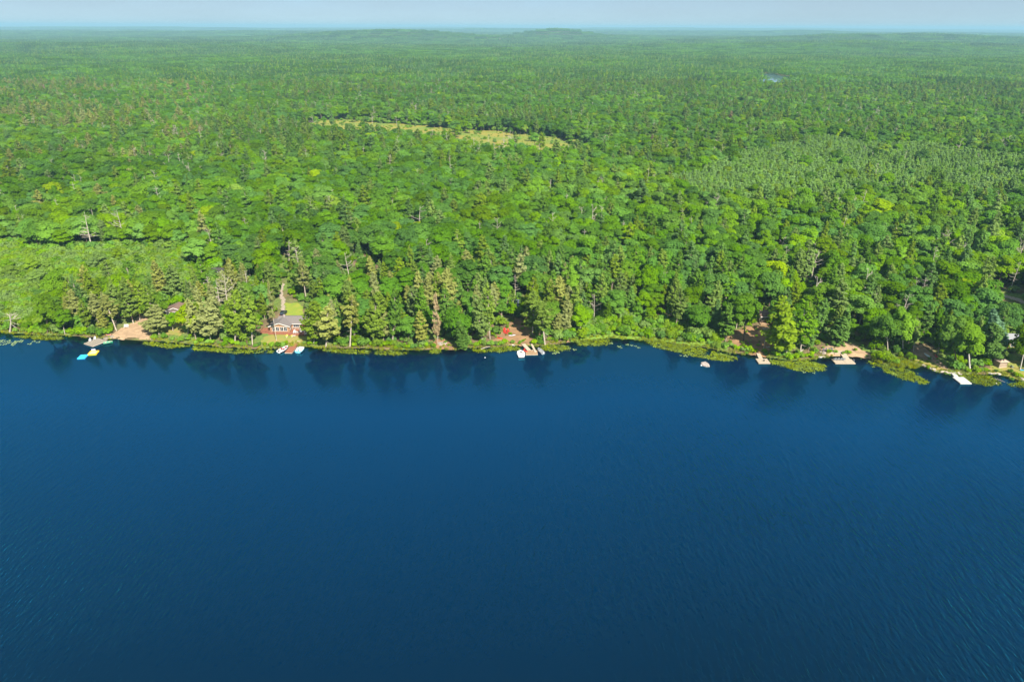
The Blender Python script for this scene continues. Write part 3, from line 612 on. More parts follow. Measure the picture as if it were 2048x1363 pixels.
# trees picked out by hand: kind, foot (pixel), top (pixel), tone, width factor
HERO = [('broad',(346,662),(344,622),'mid',.75,'low green maple half covering the brown-roofed cottage'),('broad',(1052,640),(1052,596),'fresh',.8,'light green maple at the back of the orange clearing'),('broad',(1026,640),(1024,600),'mid',.7,'green maple behind the red chairs'),('pine',(161,640),(143,548),'pine2',.55,'tall narrow dark pine beside the alder thicket'),('pine',(233,661),(205,588),'pine3',1.1,'wide brownish pine leaning over the grey plank dock'),
 ('pine',(267,647),(245,560),'pine',.9,'slender olive pine at the back edge of the pale beach'),('pine',(280,641),(274,560),'pine',.85,'tall thin pine behind the beach, its bare pole pale'),
 ('pine',(200,655),(182,585),'pine3',1.05,'bushy brownish pine behind the teal kayak'),('pine',(318,668),(308,610),'pine3',1.3,'low spreading brown pine on the edge of the pale beach'),
 ('broad',(376,672),(378,600),'lime',1.0,'lime green maple glowing beside the half hidden cottage'),
 ('pine',(553,681),(536,560),'pine3',.42,'leaning bare-stemmed pine in front of the grey-roofed cottage'),
 ('pine',(420,684),(424,590),'pine3',1.2,'broad brownish pine just beyond the lime green maple'),('pine',(470,688),(470,575),'pine',.9,'tall olive pine halfway between lime maple and cottage'),
 ('pine',(505,690),(500,590),'pine',1.0,'olive pine whose boughs brush the red side deck'),('pine',(628,690),(630,600),'pine',1.1,'full olive pine shading the white chairs on the deck'),
 ('pine',(652,694),(656,610),'pine3',1.2,'wide brown pine overhanging the water near the red dock'),('pine',(700,692),(705,590),'pine3',1.1,'tall brownish pine on the bank beyond the red dock'),
 ('pine',(745,690),(752,580),'pine',1.05,'tall olive pine with pale stem above the weed bed'),('pine',(785,688),(790,575),'pine2',.8,'straight green pine with a long clean pole'),
 ('broad',(930,692),(905,612),'deep',.85,'dark green maple overhanging the grey rock slab'),('pine',(965,684),(952,590),'pine',.8,'thin olive pine with a crooked bare limb'),('pine',(980,678),(975,565),'pine',.7,'pale straight pine next to the red chairs'),
 ('pine',(1090,690),(1080,600),'pine',1.25,'large olive pine towering over the middle dock'),('pine',(1065,668),(1070,580),'pine',1.0,'olive pine behind the middle dock clearing'),
 ('broad',(1487,681),(1495,580),'mid',1.05,'round green oak with a pale leaning trunk'),('spruce',(1436,668),(1432,600),'pine2',1.2,'tiered pale spruce standing beside the marsh'),
 ('pine',(1574,712),(1562,590),'pine',1.25,'big layered pine between the two pale docks'),('pine',(1600,712),(1610,600),'pine2',1.1,'green pine above the fallen log'),
 ('spruce',(1672,690),(1690,618),'pine',1.7,'pale feathery spruce at the back of the tan beach'),
 ('broad',(1776,704),(1770,626),'mid',.85,'full green maple at the corner of the tan beach'),('broad',(1806,706),(1805,610),'fresh',.85,'bright maple above the tall reeds'),
 ('pine',(1826,704),(1838,632),'pine',.6,'leaning thin pine beside the bare dirt path'),('pine',(1876,708),(1888,630),'pine2',.6,'slim pine above the red kayak'),
 ('broad',(1940,742),(1935,632),'fresh',1.05,'tall bright birch-like tree behind the white dock'),('broad',(1915,735),(1900,610),'fresh',.85,'big green tree between silver canoe and white dock'),
 ('pine',(1982,730),(1985,640),'pine2',1.0,'dense green pine leaning over the tan pavilion'),('spruce',(1990,712),(1988,612),'blue',1.3,'bluish spruce behind the tan pavilion'),
 ('dead',(20,664),(24,622),'dead',1.7,'bleached dead tree on the bank by the lily pads'),('dead',(185,500),(166,424),'dead',1.3,'big silver dead tree above the alder thicket'),
 ('dead',(838,470),(838,412),'dead',1.4,'pale forked dead tree deep in the green slope'),('dead',(1365,470),(1366,416),'dead',.8,'white snag poking out of the round green crowns'),
 ('dead',(1622,560),(1632,498),'dead',1.3,'pale dead tree with forked top on the slope behind the tan beach'),('pine',(876,690),(870,585),'dead',.42,'brown dead pine behind the grey rock slab'),
 ('dead',(700,560),(688,505),'dead',1.1,'grey dead tree in the thin brush above the pines'),('dead',(578,530),(580,480),'dead',1.2,'grey dead tree up the slope beyond the driveway'),
 ('broad',(2040,740),(2062,640),'mid',.8,'leaning white-stemmed birch at the edge of the yellow lawn'),
 ('spruce',(925,699),(920,640),'pine',1.4,'layered green spruce right above the red-brown shallows'),('broad',(95,666),(90,592),'fresh',.9,'bright maple in front of the alder thicket'),
 ('broad',(130,668),(120,615),'mid',.8,'low green maple on the bank before the alder thicket'),('broad',(1160,668),(1165,610),'fresh',.8,'bright bushy tree at the head of the marsh')]
KINDNAME = {'pine': 'pine_tree', 'broad': 'broadleaf_tree', 'spruce': 'spruce_tree', 'dead': 'dead_tree'}
CAT = {'pine': 'pine tree', 'broad': 'tree', 'spruce': 'spruce tree', 'dead': 'dead tree'}
REF_H = {'pine': 20., 'broad': 14., 'spruce': 14., 'dead': 15.}
def trunk_for(kind, shape, seed):
    q = (seed * 7919) % 10
    if kind == 'pine': return P_TRUNK['pale' if q < 5 else 'pine'][shape % 6]
    if kind == 'broad': return B_TRUNK['pale' if q < 3 else 'dark'][shape % 6]
    return SP_TRUNK['dark'][shape % 3]
def crown_for(kind, shape, tone):
    if kind == 'pine': return P_CROWN[tone if tone in P_CROWN else 'pine'][shape % 6]
    if kind == 'broad': return B_CROWN[tone if tone in B_CROWN else 'mid'][shape % 6]
    return SP_CROWN[tone if tone in SP_CROWN else 'pine2'][shape % 3]
D_TRUNK = []; D_LIMB = []
for tk, mb in D_SHAPES:
    for src, dst, nm in ((tk, D_TRUNK, 'trunk'), (mb, D_LIMB, 'branches')):
        me = bpy.data.meshes.new(nm); me.from_pydata(src.v, [], src.f); me.materials.append(BARK['dead']); me.update(); dst.append(me)
hero_xy = []
def make_tree(kind, loc, h, w, tone, shape, rz, lean, seed, trunk=None):
    if kind == 'dead':
        o = tree_obj('dead_tree', loc, None, D_TRUNK[shape % 4], h / 15., w, rz, lean); link('branches', D_LIMB[shape % 4], None, o)['kind'] = 'stuff'; return o
    return tree_obj(KINDNAME[kind], loc, crown_for(kind, shape, tone), trunk or trunk_for(kind, shape, seed), h / REF_H[kind], w, rz, lean)
for k, (kind, b, t, tone, wf, lab) in enumerate(HERO):
    p = at(*b); lo, hi = 2.0, 40.0
    for _ in range(30):
        mid = (lo + hi) / 2; lo, hi = (mid, hi) if proj((p.x, p.y, p.z + mid))[1] > t[1] else (lo, mid)
    h = lo; topx = proj((p.x, p.y, p.z + h))[0]; dx = (t[0] - topx) * math.hypot(p.y, CAM_H) / FPX
    w = wf * {'pine': 1.0, 'broad': 0.95, 'spruce': 1.0, 'dead': 1.0}[kind] * (0.55 + 0.45 * h / REF_H[kind])
    o = make_tree(kind, p, h, w, tone, k, k * 1.7, (0, math.atan2(dx, h)), k, B_TRUNK['birch'][k % 6] if 'birch' in lab else (P_TRUNK['pale'][k % 6] if kind == 'pine' else None))
    tag(o, lab, CAT[kind], {'pine': 'pines of the wooded shore', 'broad': 'broadleaf trees of the wooded shore', 'spruce': 'spruces of the wooded shore', 'dead': 'dead trees standing in the woods'}[kind])
    hero_xy.append((p.x, p.y, 3.0 * w))
hx = np.array(hero_xy)
rows = [r for r in rows if np.min(np.hypot(hx[:, 0] - r[0], hx[:, 1] - r[1]) - hx[:, 2] * 0.6) > 1.6]

# the ones that show largest become objects of their own; the rest are masses of kind stuff
LIMIT = {'pine': 270, 'broad': 290, 'spruce': 70, 'dead': 90}
count = dict.fromkeys(LIMIT, 0); solo = []; rest = []
rows.sort(key=lambda r: math.hypot(r[1], r[0]))
for r in rows:
    u, v = proj((r[0], r[1], r[2] + r[4] * 0.7))
    if -5 < u < 2053 and count[r[3]] < LIMIT[r[3]]: count[r[3]] += 1; solo.append((r, float(u), float(v)))
    else: rest.append(r)

MARKS = [(-1, 110, 'behind the lily pads'), (110, 215, 'behind the grey plank dock'), (215, 310, 'behind the pale beach'), (310, 400, 'around the hidden cottage'), (400, 515, 'left of the cottage'),
 (515, 620, 'behind the grey-roofed cottage'), (620, 720, 'beyond the red dock'), (720, 850, 'above the long weed bed'), (850, 950, 'behind the grey rock slab'), (950, 1070, 'behind the middle dock'), (1070, 1160, 'right of the middle dock'),
 (1160, 1300, 'behind the marsh'), (1300, 1440, 'behind the far marsh'), (1440, 1550, 'behind the square-ended dock'), (1550, 1640, 'behind the fallen log'), (1640, 1745, 'behind the T-shaped dock'), (1745, 1830, 'behind the tall reeds'),
 (1830, 1900, 'behind the silver canoe'), (1900, 1975, 'behind the white dock'), (1975, 2070, 'behind the tan pavilion')]
TONEW = {'pine': 'olive', 'pine2': 'green', 'pine3': 'brownish', 'dead': 'rust brown', 'mid': 'mid green', 'deep': 'dark green', 'fresh': 'bright green', 'lime': 'lime green', 'alder': 'pale green'}
KW = {'pine': 'pine', 'broad': 'leafy tree', 'spruce': 'spruce', 'dead': 'dead tree'}
ORD = ['first from left', 'second from left', 'third from left', 'fourth from left', 'fifth from left', 'sixth from left', 'seventh from left', 'eighth from left', 'ninth from left', 'tenth from left', 'eleventh from left', 'twelfth from left']
def band(d): return 'front row' if d < 14 else 'second row' if d < 27 else 'third row' if d < 42 else 'fourth row' if d < 58 else 'fifth row' if d < 76 else 'rear rows'
def size_word(kind, h): return ('tall' if h > 17.5 else 'short' if h < 14.5 else '') if kind == 'pine' else ('tall' if h > 14.2 else 'short' if h < 11.2 else '')
buckets = {}
for r, u, v in solo:
    mk = next((m[2] for m in MARKS if m[0] <= u < m[1]), MARKS[0][2] if u < 0 else MARKS[-1][2])
    key = (size_word(r[3], r[4]), TONEW[r[5]] if r[3] != 'dead' else 'bare grey', KW[r[3]], band(r[6]), mk); buckets.setdefault(key, []).append((u, r))
for key, lst in buckets.items():
    lst.sort(key=lambda q: q[0]); s, tn, kw, bd, mk = key
    for k, (u, r) in enumerate(lst):
        lab = f"{s + ' ' if s else ''}{tn} {kw}, {bd} {mk}" + (f", {ORD[min(k, 11)]}" if len(lst) > 1 else '')
        o = make_tree(r[3], (r[0], r[1], r[2]), r[4], r[9], r[5], r[7], r[8], (0, 0), int(abs(r[0]) * 10))
        tag(o, lab, CAT[r[3]], {'pine': 'pines of the wooded shore', 'broad': 'broadleaf trees of the wooded shore', 'spruce': 'spruces of the wooded shore', 'dead': 'dead trees standing in the woods'}[r[3]])

# masses
bt = ['mid', 'deep', 'fresh', 'lime', 'alder']; pt = ['pine', 'pine2', 'pine3', 'dead']
b_meshes = [joined(B_SHAPES[s][0], B_SHAPES[s][1], LEAF[t], BARK['dark']) for t in bt for s in range(6)]
p_meshes = [joined(P_SHAPES[s][0], P_SHAPES[s][1], LEAF[t], BARK['pale']) for t in pt for s in range(6)]
s_meshes = [joined(SP_SHAPES[s][0], SP_SHAPES[s][1], LEAF['pine2'], BARK['dark']) for s in range(3)]
def dead_joined(i):
    tk, mb = D_SHAPES[i]; me = bpy.data.meshes.new('snag'); m2 = MB(); m2.add(tk.v, tk.f); m2.add(mb.v, mb.f); me.from_pydata(m2.v, [], m2.f); me.materials.append(BARK['dead']); me.update(); return me
d_meshes = [dead_joined(i) for i in range(4)]
scatter('broadleaf_woods', 'mass of rounded green broadleaf crowns covering the slope', [(r[0], r[1], r[2], r[8], r[4] / 14., bt.index(r[5]) * 6 + r[7], r[9] / (r[4] / 14.)) for r in rest if r[3] == 'broad'], b_meshes)
scatter('pine_woods', 'mass of olive and green pines scattered through the slope', [(r[0], r[1], r[2], r[8], r[4] / 20., pt.index(r[5]) * 6 + r[7], r[9] / (r[4] / 20.)) for r in rest if r[3] == 'pine'], p_meshes)
scatter('spruce_woods', 'dark narrow spruces scattered through the slope', [(r[0], r[1], r[2], r[8], r[4] / 14., r[7] % 3) for r in rest if r[3] == 'spruce'], s_meshes)
scatter('snag_woods', 'bare grey snags scattered through the far slope', [(r[0], r[1], r[2], r[8], r[4] / 15., r[7] % 4) for r in rest if r[3] == 'dead'], d_meshes)

def fill(poly, spacing, jit, seed, keep=1.0):
    P = np.array(poly); rg = np.random.default_rng(seed); x0, y0 = P.min(0); x1, y1 = P.max(0)
    X, Y = np.meshgrid(np.arange(x0, x1, spacing), np.arange(y0, y1, spacing)); X = X.ravel() + rg.uniform(-jit, jit, X.size); Y = Y.ravel() + rg.uniform(-jit, jit, Y.size)
    k = inpoly(X, Y, poly) & (rg.random(X.size) < keep); return X[k], Y[k], rg
# young pale conifers on the right
X, Y, rg = fill([(p[0] * 1.0, p[1]) for p in YOUNG], 2.3, 1.2, 5); k = inwarp(X, Y, YOUNG, 26, 40) ; X = X[k]; Y = Y[k]; Z = height(X, Y)
y_meshes = [joined(c, mb, LEAF['young'], BARK['dark']) for c, mb in SP_SHAPES] + [joined(SP_SHAPES[0][0], SP_SHAPES[0][1], LEAF['pine'], BARK['dark'])] + [joined(B_SHAPES[q][0], B_SHAPES[q][1], LEAF['alder'], BARK['dark']) for q in (0, 2, 4)]
patchy = fbm(X / 30, Y / 30, 61)
scatter('young_conifer_woods', 'dense stand of young pale green conifers', np.stack([X, Y, Z, rg.uniform(0, 6.28, len(X)), 0.42 + 0.30 * rg.random(len(X)) + 0.3 * (patchy - 0.5), np.where(rg.random(len(X)) < 0.07, rg.integers(3, 7, len(X)), rg.integers(0, 3, len(X))), rg.uniform(1.2, 1.9, len(X))], 1), y_meshes)
# alder thicket on the left
X, Y, rg = fill([(p[0], p[1]) for p in ALDER], 1.8, 0.9, 6); k = (Y - yshore(X) > 1.5) & inwarp(X, Y, ALDER, 14)
for P in NO_TREE: k &= ~inpoly(X, Y, P)
X = X[k]; Y = Y[k]; Z = height(X, Y)
a_meshes = [joined(c, mb, LEAF[t], BARK['dark']) for t in ('alder', 'fresh') for c, mb in S_SHAPES]
scatter('alder_thicket', 'soft pale green thicket of alder brush filling the swamp', np.stack([X, Y, Z, rg.uniform(0, 6.28, len(X)), 0.55 + 1.7 * np.clip(fbm(X / 7, Y / 7, 64) - 0.2, 0, 1) + 0.6 * rg.random(len(X)), np.where(rg.random(len(X)) < 0.2, 5, 0) + rg.integers(0, 5, len(X))], 1), a_meshes)
# undergrowth near the shore
X, Y, rg = fill([(-260, 150), (260, 150), (420, 420), (-420, 420)], 3.0, 1.4, 7); d = Y - yshore(X)
k = (d > 1.0) & (d < 150) & (rg.random(len(X)) < np.where(d < 70, 0.85, 0.4))
for P in NO_TREE: k &= ~inpoly(X, Y, P)
X = X[k]; Y = Y[k]; Z = height(X, Y)
u_meshes = [joined(c, mb, LEAF[t], BARK['dark']) for t in ('mid', 'fresh', 'alder') for c, mb in S_SHAPES]
for q in (3, 4, 5, 6, 7, 8):
    cx, cy, rg2 = fill(NO_TREE[q], 2.0, 1.0, 90 + q, 0.42)
    if len(cx): ucl = np.stack([cx, cy, height(cx, cy), rg2.uniform(0, 6.28, len(cx)), rg2.uniform(0.15, 0.55, len(cx)), rg2.integers(0, 15, len(cx))], 1); UC = ucl if q == 3 else np.concatenate([UC, ucl])
scatter('clearing_plants', 'small tufts and seedlings dotted over the clearings', UC, u_meshes)
scatter('undergrowth', 'low green saplings and brush under the shore trees', np.stack([X, Y, Z, rg.uniform(0, 6.28, len(X)), rg.uniform(0.5, 1.7, len(X)), rg.integers(0, 15, len(X))], 1), u_meshes)

# brush along the edges of the openings
ep = []; rg = np.random.default_rng(77)
for poly, n_out, smax in ((ALDER, 9.0, 2.6), (MEADOW, 14.0, 3.0), (YOUNG, 9.0, 2.4), (MARSH, 7.0, 2.0)):
    P = np.array(poly); Q = np.roll(P, -1, 0); c = P.mean(0)
    for a_, b_ in zip(P, Q):
        L_ = np.hypot(*(b_ - a_)); nrm = np.array([(b_ - a_)[1], -(b_ - a_)[0]]) / max(L_, 1e-6)
        if np.dot(nrm, (a_ + b_) / 2 - c) < 0: nrm = -nrm
        for k in range(int(L_ * 1.2)):
            q = a_ + (b_ - a_) * rg.random() + nrm * rg.uniform(-2, n_out)
            if q[1] - yshore(q[0]) > 1.5 and not any(inpoly(q[0], q[1], z_) for z_ in NO_TREE): ep.append((q[0], q[1], float(height(q[0], q[1])), rg.uniform(0, 6.28), rg.uniform(1.0, smax), rg.integers(0, 15)))
scatter('edge_brush', 'leafy brush along the edges of thicket and meadow', ep, u_meshes)

# ------------------------------------------------------------------ shore bushes, marsh, water weeds
BUSH_PX = [(296,682,372,688,2),(372,684,470,694,3),(470,690,560,696,3),(556,690,582,692,2),(600,688,640,694,3),(640,692,720,698,2),(730,690,812,697,4),(812,694,872,698,3),(930,692,1010,694,4),(1000,688,1030,692,3),(1064,686,1092,692,3),
  (1448,694,1512,711,5),(1528,708,1540,712,1),(1540,712,1640,724,4),(1652,710,1682,714,3),(1690,712,1702,716,1),(1742,708,1800,732,4),(60,662,150,672,4),(150,664,208,673,4),(0,662,60,668,3),(1926,744,1976,748,4),(2010,748,2048,756,3),(1098,676,1134,684,3)]
bush_n = 0; bl = []
for a, (u0, v0, u1, v1, n_) in enumerate(BUSH_PX):
    nn = max(2, int((u1 - u0) / 11 * (n_ / 3)))
    for k in range(nn):
        t = (k + 0.5) / nn; u = u0 + (u1 - u0) * t + random.uniform(-3, 3); v = v0 + (v1 - v0) * t + random.uniform(-5, 3)
        p = at(u, v)
        if float(p.y - yshore(p.x)) < 0.5: p.y = float(yshore(p.x)) + random.uniform(0.5, 1.8); p.z = float(height(p.x, p.y))
        bl.append((p, u))
patch('marsh_ground', None, mat('marsh_moss', (0.12, 0.23, 0.02), 0.95, 0.25, 0.4, col2=(0.17, 0.25, 0.03)), 'bright mossy ground under the marsh shrubs', world=MARSH)
X, Y, rg = fill(MARSH, 2.1, 0.8, 8); k = Y - yshore(X) > 0.8; X = X[k]; Y = Y[k]; Z = height(X, Y)
order = np.argsort(Y); ms = [(Vector((X[i], Y[i], Z[i])), float(proj((X[i], Y[i], Z[i]))[0])) for i in order]
SEG = [(-60, 60, 'by the lily pads'), (60, 210, 'beside the grey plank dock'), (210, 380, 'in front of the half hidden cottage'), (380, 470, 'on the bank beyond the lime maple'), (470, 556, 'in front of the red side deck'), (556, 640, 'around the red dock'), (640, 730, 'under the wide brown pine'),
 (730, 872, 'above the long weed bed'), (872, 1000, 'beside the red-brown shallows'), (1000, 1098, 'around the middle dock'), (1098, 1140, 'by the uprooted stump'), (1140, 1240, 'in the near half of the marsh'), (1240, 1450, 'in the far half of the marsh'), (1450, 1545, 'beside the square-ended dock'), (1545, 1642, 'beneath the big layered pine'),
 (1642, 1740, 'beside the T-shaped dock'), (1740, 1900, 'among the tall reeds'), (1900, 1990, 'behind the white dock'), (1990, 2100, 'below the tan pavilion')]
sb = {}
marsh_rest = []
for j, (p, u) in enumerate(bl + ms[:130]):
    seg = next((s[2] for s in SEG if s[0] <= u < s[1]), SEG[0][2]); sb.setdefault(seg, []).append((u, p, j))
marsh_rest = ms[130:]
TENS = ['', 'tenth', 'twentieth', 'thirtieth', 'fortieth', 'fiftieth', 'sixtieth', 'seventieth']; TEN2 = ['', '', 'twenty', 'thirty', 'forty', 'fifty', 'sixty', 'seventy']
ONES = ['', 'first', 'second', 'third', 'fourth', 'fifth', 'sixth', 'seventh', 'eighth', 'ninth', 'tenth', 'eleventh', 'twelfth', 'thirteenth', 'fourteenth', 'fifteenth', 'sixteenth', 'seventeenth', 'eighteenth', 'nineteenth']
def ordinal(k): return ONES[k] if k < 20 else (TENS[k // 10] if k % 10 == 0 else TEN2[k // 10] + '-' + ONES[k % 10])
for seg, lst in sb.items():
    lst.sort(key=lambda q: q[0])
    for k, (u, p, j) in enumerate(lst):
        marsh = 'marsh' in seg; tone = 'bush' if random.random() < (0.6 if not marsh else 0.45) else random.choice(['fresh', 'alder', 'mid'])
        sc = random.uniform(0.55, 1.0) if not marsh else random.uniform(0.55, 0.95); sh = j % 5
        o = tree_obj('shrub', p, S_CROWN[tone][sh], S_TRUNK['dark'][sh], sc, sc, random.uniform(0, 6.28), tname='stem', cname='foliage')
        tag(o, f"{dict(bush='bright yellow-green', fresh='fresh green', alder='pale green', mid='mid green')[tone]} shrub {seg}, {ordinal(k + 1)} from left", 'shrub', 'shrubs along the waterline')
rg = np.random.default_rng(9)
m_meshes = [joined(c, mb, LEAF[t], BARK['dark']) for t in ('bush', 'alder', 'fresh') for c, mb in S_SHAPES]
if marsh_rest: scatter('marsh_brush', 'bright green brush filling the back of the marsh', [(p.x, p.y, p.z, rg.uniform(0, 6.28), rg.uniform(0.6, 1.0), rg.integers(0, 15)) for p, u in marsh_rest], m_meshes)
WEEDS = [[(284,684),(330,688),(400,694),(470,699),(545,702),(545,706),(470,707),(400,701),(340,696),(288,689)], [(628,698),(680,699),(740,700),(800,704),(820,708),(790,711),(740,708),(690,707),(650,702)],
 [(860,700),(880,700),(878,707),(862,706)], [(940,698),(1000,695),(1036,694),(1040,699),(1000,704),(958,706)], [(1082,692),(1108,690),(1138,692),(1140,700),(1110,703),(1084,700)], [(1150,682),(1220,678),(1216,690),(1160,692)],
 [(1290,682),(1340,687),(1400,697),(1440,706),(1474,716),(1472,723),(1440,721),(1400,716),(1360,706),(1310,694)], [(1540,720),(1580,724),(1625,724),(1650,731),(1645,742),(1610,744),(1570,736),(1545,728)],
 [(1740,724),(1770,730),(1810,738),(1838,752),(1856,764),(1846,769),(1812,760),(1770,746),(1744,734)], [(1918,752),(1960,751),(1990,756),(2000,768),(1976,772),(1944,766)], [(2008,768),(2050,764),(2060,776),(2020,774)], [(25,672),(70,672),(130,676),(120,680),(60,679)]]
wp = []
for i, w in enumerate(WEEDS):
    X, Y, rg = fill([tuple(at0(*q)[:2]) for q in w], 0.62, 0.3, 500 + i)
    k = (fbm(X / 1.8, Y / 2.6, 91) > 0.36) & (Y < yshore(X) + 0.6); X = X[k]; Y = Y[k]
    wp += [(x, y, 0.0, rg.uniform(0, 6.28), rg.uniform(0.6, 1.3), rg.integers(0, 4)) for x, y in zip(X, Y)]
wmesh = [weed_clump(600 + i) for i in range(4)]
for m in wmesh: m.materials.append(LEAF['weed'])
scatter('water_weeds', 'olive yellow mats of weeds growing along the waterline', wp, wmesh)
lp = []
padm = mat('lily_pad', (0.22, 0.30, 0.10), 0.35, 0.2, 3, spec=0.5)
for w, dens in (([(0,678),(40,682),(34,690),(0,690)], 0.5), ([(1220,682),(1320,692),(1420,712),(1380,716),(1290,700),(1220,694)], 0.10), ([(1560,742),(1640,744),(1630,750),(1580,748)], 0.2), ([(1080,700),(1150,694),(1150,706),(1090,706)], 0.2), ([(20,680),(70,680),(110,682),(60,690)], 0.25)):
    X, Y, rg = fill([tuple(at0(*q)[:2]) for q in w], 1.1, 0.5, 700, dens); lp += [(x, y, 0.02, rg.uniform(0, 6.28), rg.uniform(0.5, 1.3), 0) for x, y in zip(X, Y)]
pad = npmesh('pad', [(math.cos(a) * 0.3 + q[0], math.sin(a) * 0.3 + q[1], 0) for q in ((0, 0), (0.7, 0.2), (0.1, 0.75)) for a in np.linspace(0.3, 6.0, 9)], [tuple(range(i * 9, i * 9 + 9)) for i in range(3)]); pad.materials.append(padm)
scatter('lily_pads', 'small round lily pads floating on calm water', lp, [pad])
gp = []
for w, s in (([(1744,712),(1800,718),(1836,730),(1838,738),(1800,735),(1750,726)], 1.0), ([(1840,728),(1880,742),(1884,748),(1846,736)], 0.45), ([(1972,742),(2040,748),(2060,762),(2000,752)], 0.4), ([(1130,682),(1300,678),(1430,700),(1400,697),(1300,684),(1200,680)], 0.7), ([(730,690),(870,690),(872,697),(730,696)], 0.5), ([(540,686),(612,686),(612,692),(540,694)], 0.45)):
    X, Y, rg = fill(gpoly(w), 0.8, 0.4, 800); k = Y > yshore(X) - 1.2; gp += [(x, y, max(0.0, float(height(x, y))), rg.uniform(0, 6.28), s * rg.uniform(0.7, 1.3), rg.integers(0, 3)) for x, y in zip(X[k], Y[k])]
rg = np.random.default_rng(808); GX = np.arange(-215, 215, 0.28); GX = GX + rg.uniform(-.14, .14, len(GX)); GD = rg.uniform(-0.9, 2.4, len(GX)); GY = yshore(GX) + GD; gu, gv = proj(np.stack([GX, GY, GX * 0], 1))
for x, y, u in zip(GX, GY, gu):
    if not (220 < u < 302 or 1664 < u < 1744 or 1042 < u < 1062 or 1508 < u < 1530): gp.append((x, y, max(0.0, float(height(x, y))), rg.uniform(0, 6.28), rg.uniform(0.35, 0.85), rg.integers(0, 3)))
bmesh_ = [blades(900 + i) for i in range(3)]
for m in bmesh_: m.materials.append(LEAF['grass'])
scatter('reed_grass', 'pale tall grass and reeds along the bank', gp, bmesh_)
# meadow tussocks and snags
X, Y, rg = fill(MEADOW, 5, 2.4, 12, 0.6); Z = height(X, Y)
scatter('meadow_tussock_grass', 'tufts of sedge and small bushes dotted over the golden meadow', np.stack([X, Y, Z, rg.uniform(0, 6.28, len(X)), 0.25 + 1.3 * rg.random(len(X)) ** 3, rg.integers(0, 10, len(X))], 1), a_meshes)
for k, (u, v, h) in enumerate([(1008,290,11),(1016,291,9),(1020,289,13),(1024,291,12),(1030,287,8),(794,252,10)]):
    p = at(u, v); tag(make_tree('dead', p, h, 0.8, 'dead', k, k, (0, 0), k), ['tall bare snag standing in the golden meadow, first of the clump', 'short bare snag in the golden meadow, second of the clump', 'tallest bare snag in the golden meadow clump', 'bare snag in the golden meadow clump, fourth from left', 'short snag at the end of the golden meadow clump', 'lone pale snag at the back edge of the golden meadow'][k], 'dead tree', 'dead trees standing in the woods')

# ------------------------------------------------------------------ far forest in tiles
def tile(seed, size, pine_share, step, card, ncard, hmin=10.5, hmax=16):
    rg = np.random.default_rng(seed); n = int(size / step); Vs = [[], [], [], []]; Fs = [[], [], [], []]; off = [0, 0, 0, 0]
    for i in range(n):
        for j in range(n):
            x = (i + 0.5) * step - size / 2 + rg.uniform(-0.4, 0.4) * step; y = (j + 0.5) * step - size / 2 + rg.uniform(-0.4, 0.4) * step
            if rg.random() < pine_share:
                h = rg.uniform(hmin + 1, hmax + 4); s = rg.random(ncard) ** 0.7; z = h * (0.35 + 0.65 * s); a = rg.uniform(0, 6.28, ncard); r = step * 0.50 * (1 - s ** 1.5) + 0.25
                q = rg.uniform(0.5, 1.1, ncard); c = np.stack([x + np.cos(a) * r * q, y + np.sin(a) * r * q, z], 1); N = np.stack([np.cos(a) * 0.5, np.sin(a) * 0.5, np.ones(ncard)], 1) + rand_dirs(ncard, rg) * 0.5; t = 2 if rg.random() < 0.25 else 3
            else:
                h = rg.uniform(hmin, hmax); R = step * rg.uniform(0.55, 0.72); d = rand_dirs(ncard, rg); d[:, 2] = np.abs(d[:, 2]) * 1.1 - 0.25
                lump = 1 + 0.25 * np.sin(d[:, :1] * 5 + rg.uniform(0, 6)) * np.cos(d[:, 1:2] * 5 + rg.uniform(0, 6))
                c = np.array([x, y, h - R * 0.95]) + d * R * lump * rg.uniform(0.8, 1.05, (ncard, 1)); N = d + [0, 0, 0.3] + rand_dirs(ncard, rg) * 0.45; t = 0 if rg.random() < 0.3 else 1
            v, f = cards(c, N, card * rg.uniform(0.7, 1.3, ncard), rg); Vs[t].append(v); Fs[t].append(f + off[t]); off[t] += len(v)
    V = []; F = []; I = []; b = 0
    for t in range(4):
        if not Vs[t]: continue
        v = np.concatenate(Vs[t]); f = np.concatenate(Fs[t]) + b; V.append(v); F.append(f); I.append(np.full(len(f), t, np.int32)); b += len(v)
    me = npmesh('forest_tile', np.concatenate(V), np.concatenate(F))
    for t in ('mid', 'far_leaf', 'pine', 'far_pine'): me.materials.append(LEAF[t])
    me.polygons.foreach_set('material_index', np.concatenate(I)); return me
def far_points(size, r0, r1, seed, share_fn):
    rg = np.random.default_rng(seed); n = int(r1 / size) + 1
    X, Y = np.meshgrid((np.arange(-n, n) + 0.5) * size, (np.arange(0, n) + 0.5) * size); X = X.ravel(); Y = Y.ravel()
    k = (np.abs(X) < 0.83 * Y + 60) & (Y > r0) & (Y <= r1) & ~inpoly(X, Y, POND); X = X[k]; Y = Y[k]
    return X, Y, height(X, Y), rg
edge = 150 + int(1050 / sp) * sp + 2
shares = [0.06, 0.14, 0.24, 0.36, 0.50, 0.66]
def far_forest(name, label, size, r0, r1, seed, tiles):
    X, Y, Z, rg = far_points(size, r0, r1, seed, None)
    s = fbm(X / 260, Y / 420, 45) + rg.normal(size=len(X)) * 0.06; pick = np.clip(((s - 0.25) / 0.5 * 6), 0, 5).astype(int)
    scatter(name, label, np.stack([X, Y, Z, rg.integers(0, 4, len(X)) * math.pi / 2, rg.uniform(0.93, 1.07, len(X)), pick], 1), tiles)
far_forest('distant_forest', 'unbroken mixed forest stretching away beyond the meadow', 42.0, edge + 21, 3200, 31, [tile(1000 + i, 42.0, s, 5.6, 0.55, 64) for i, s in enumerate(shares)])
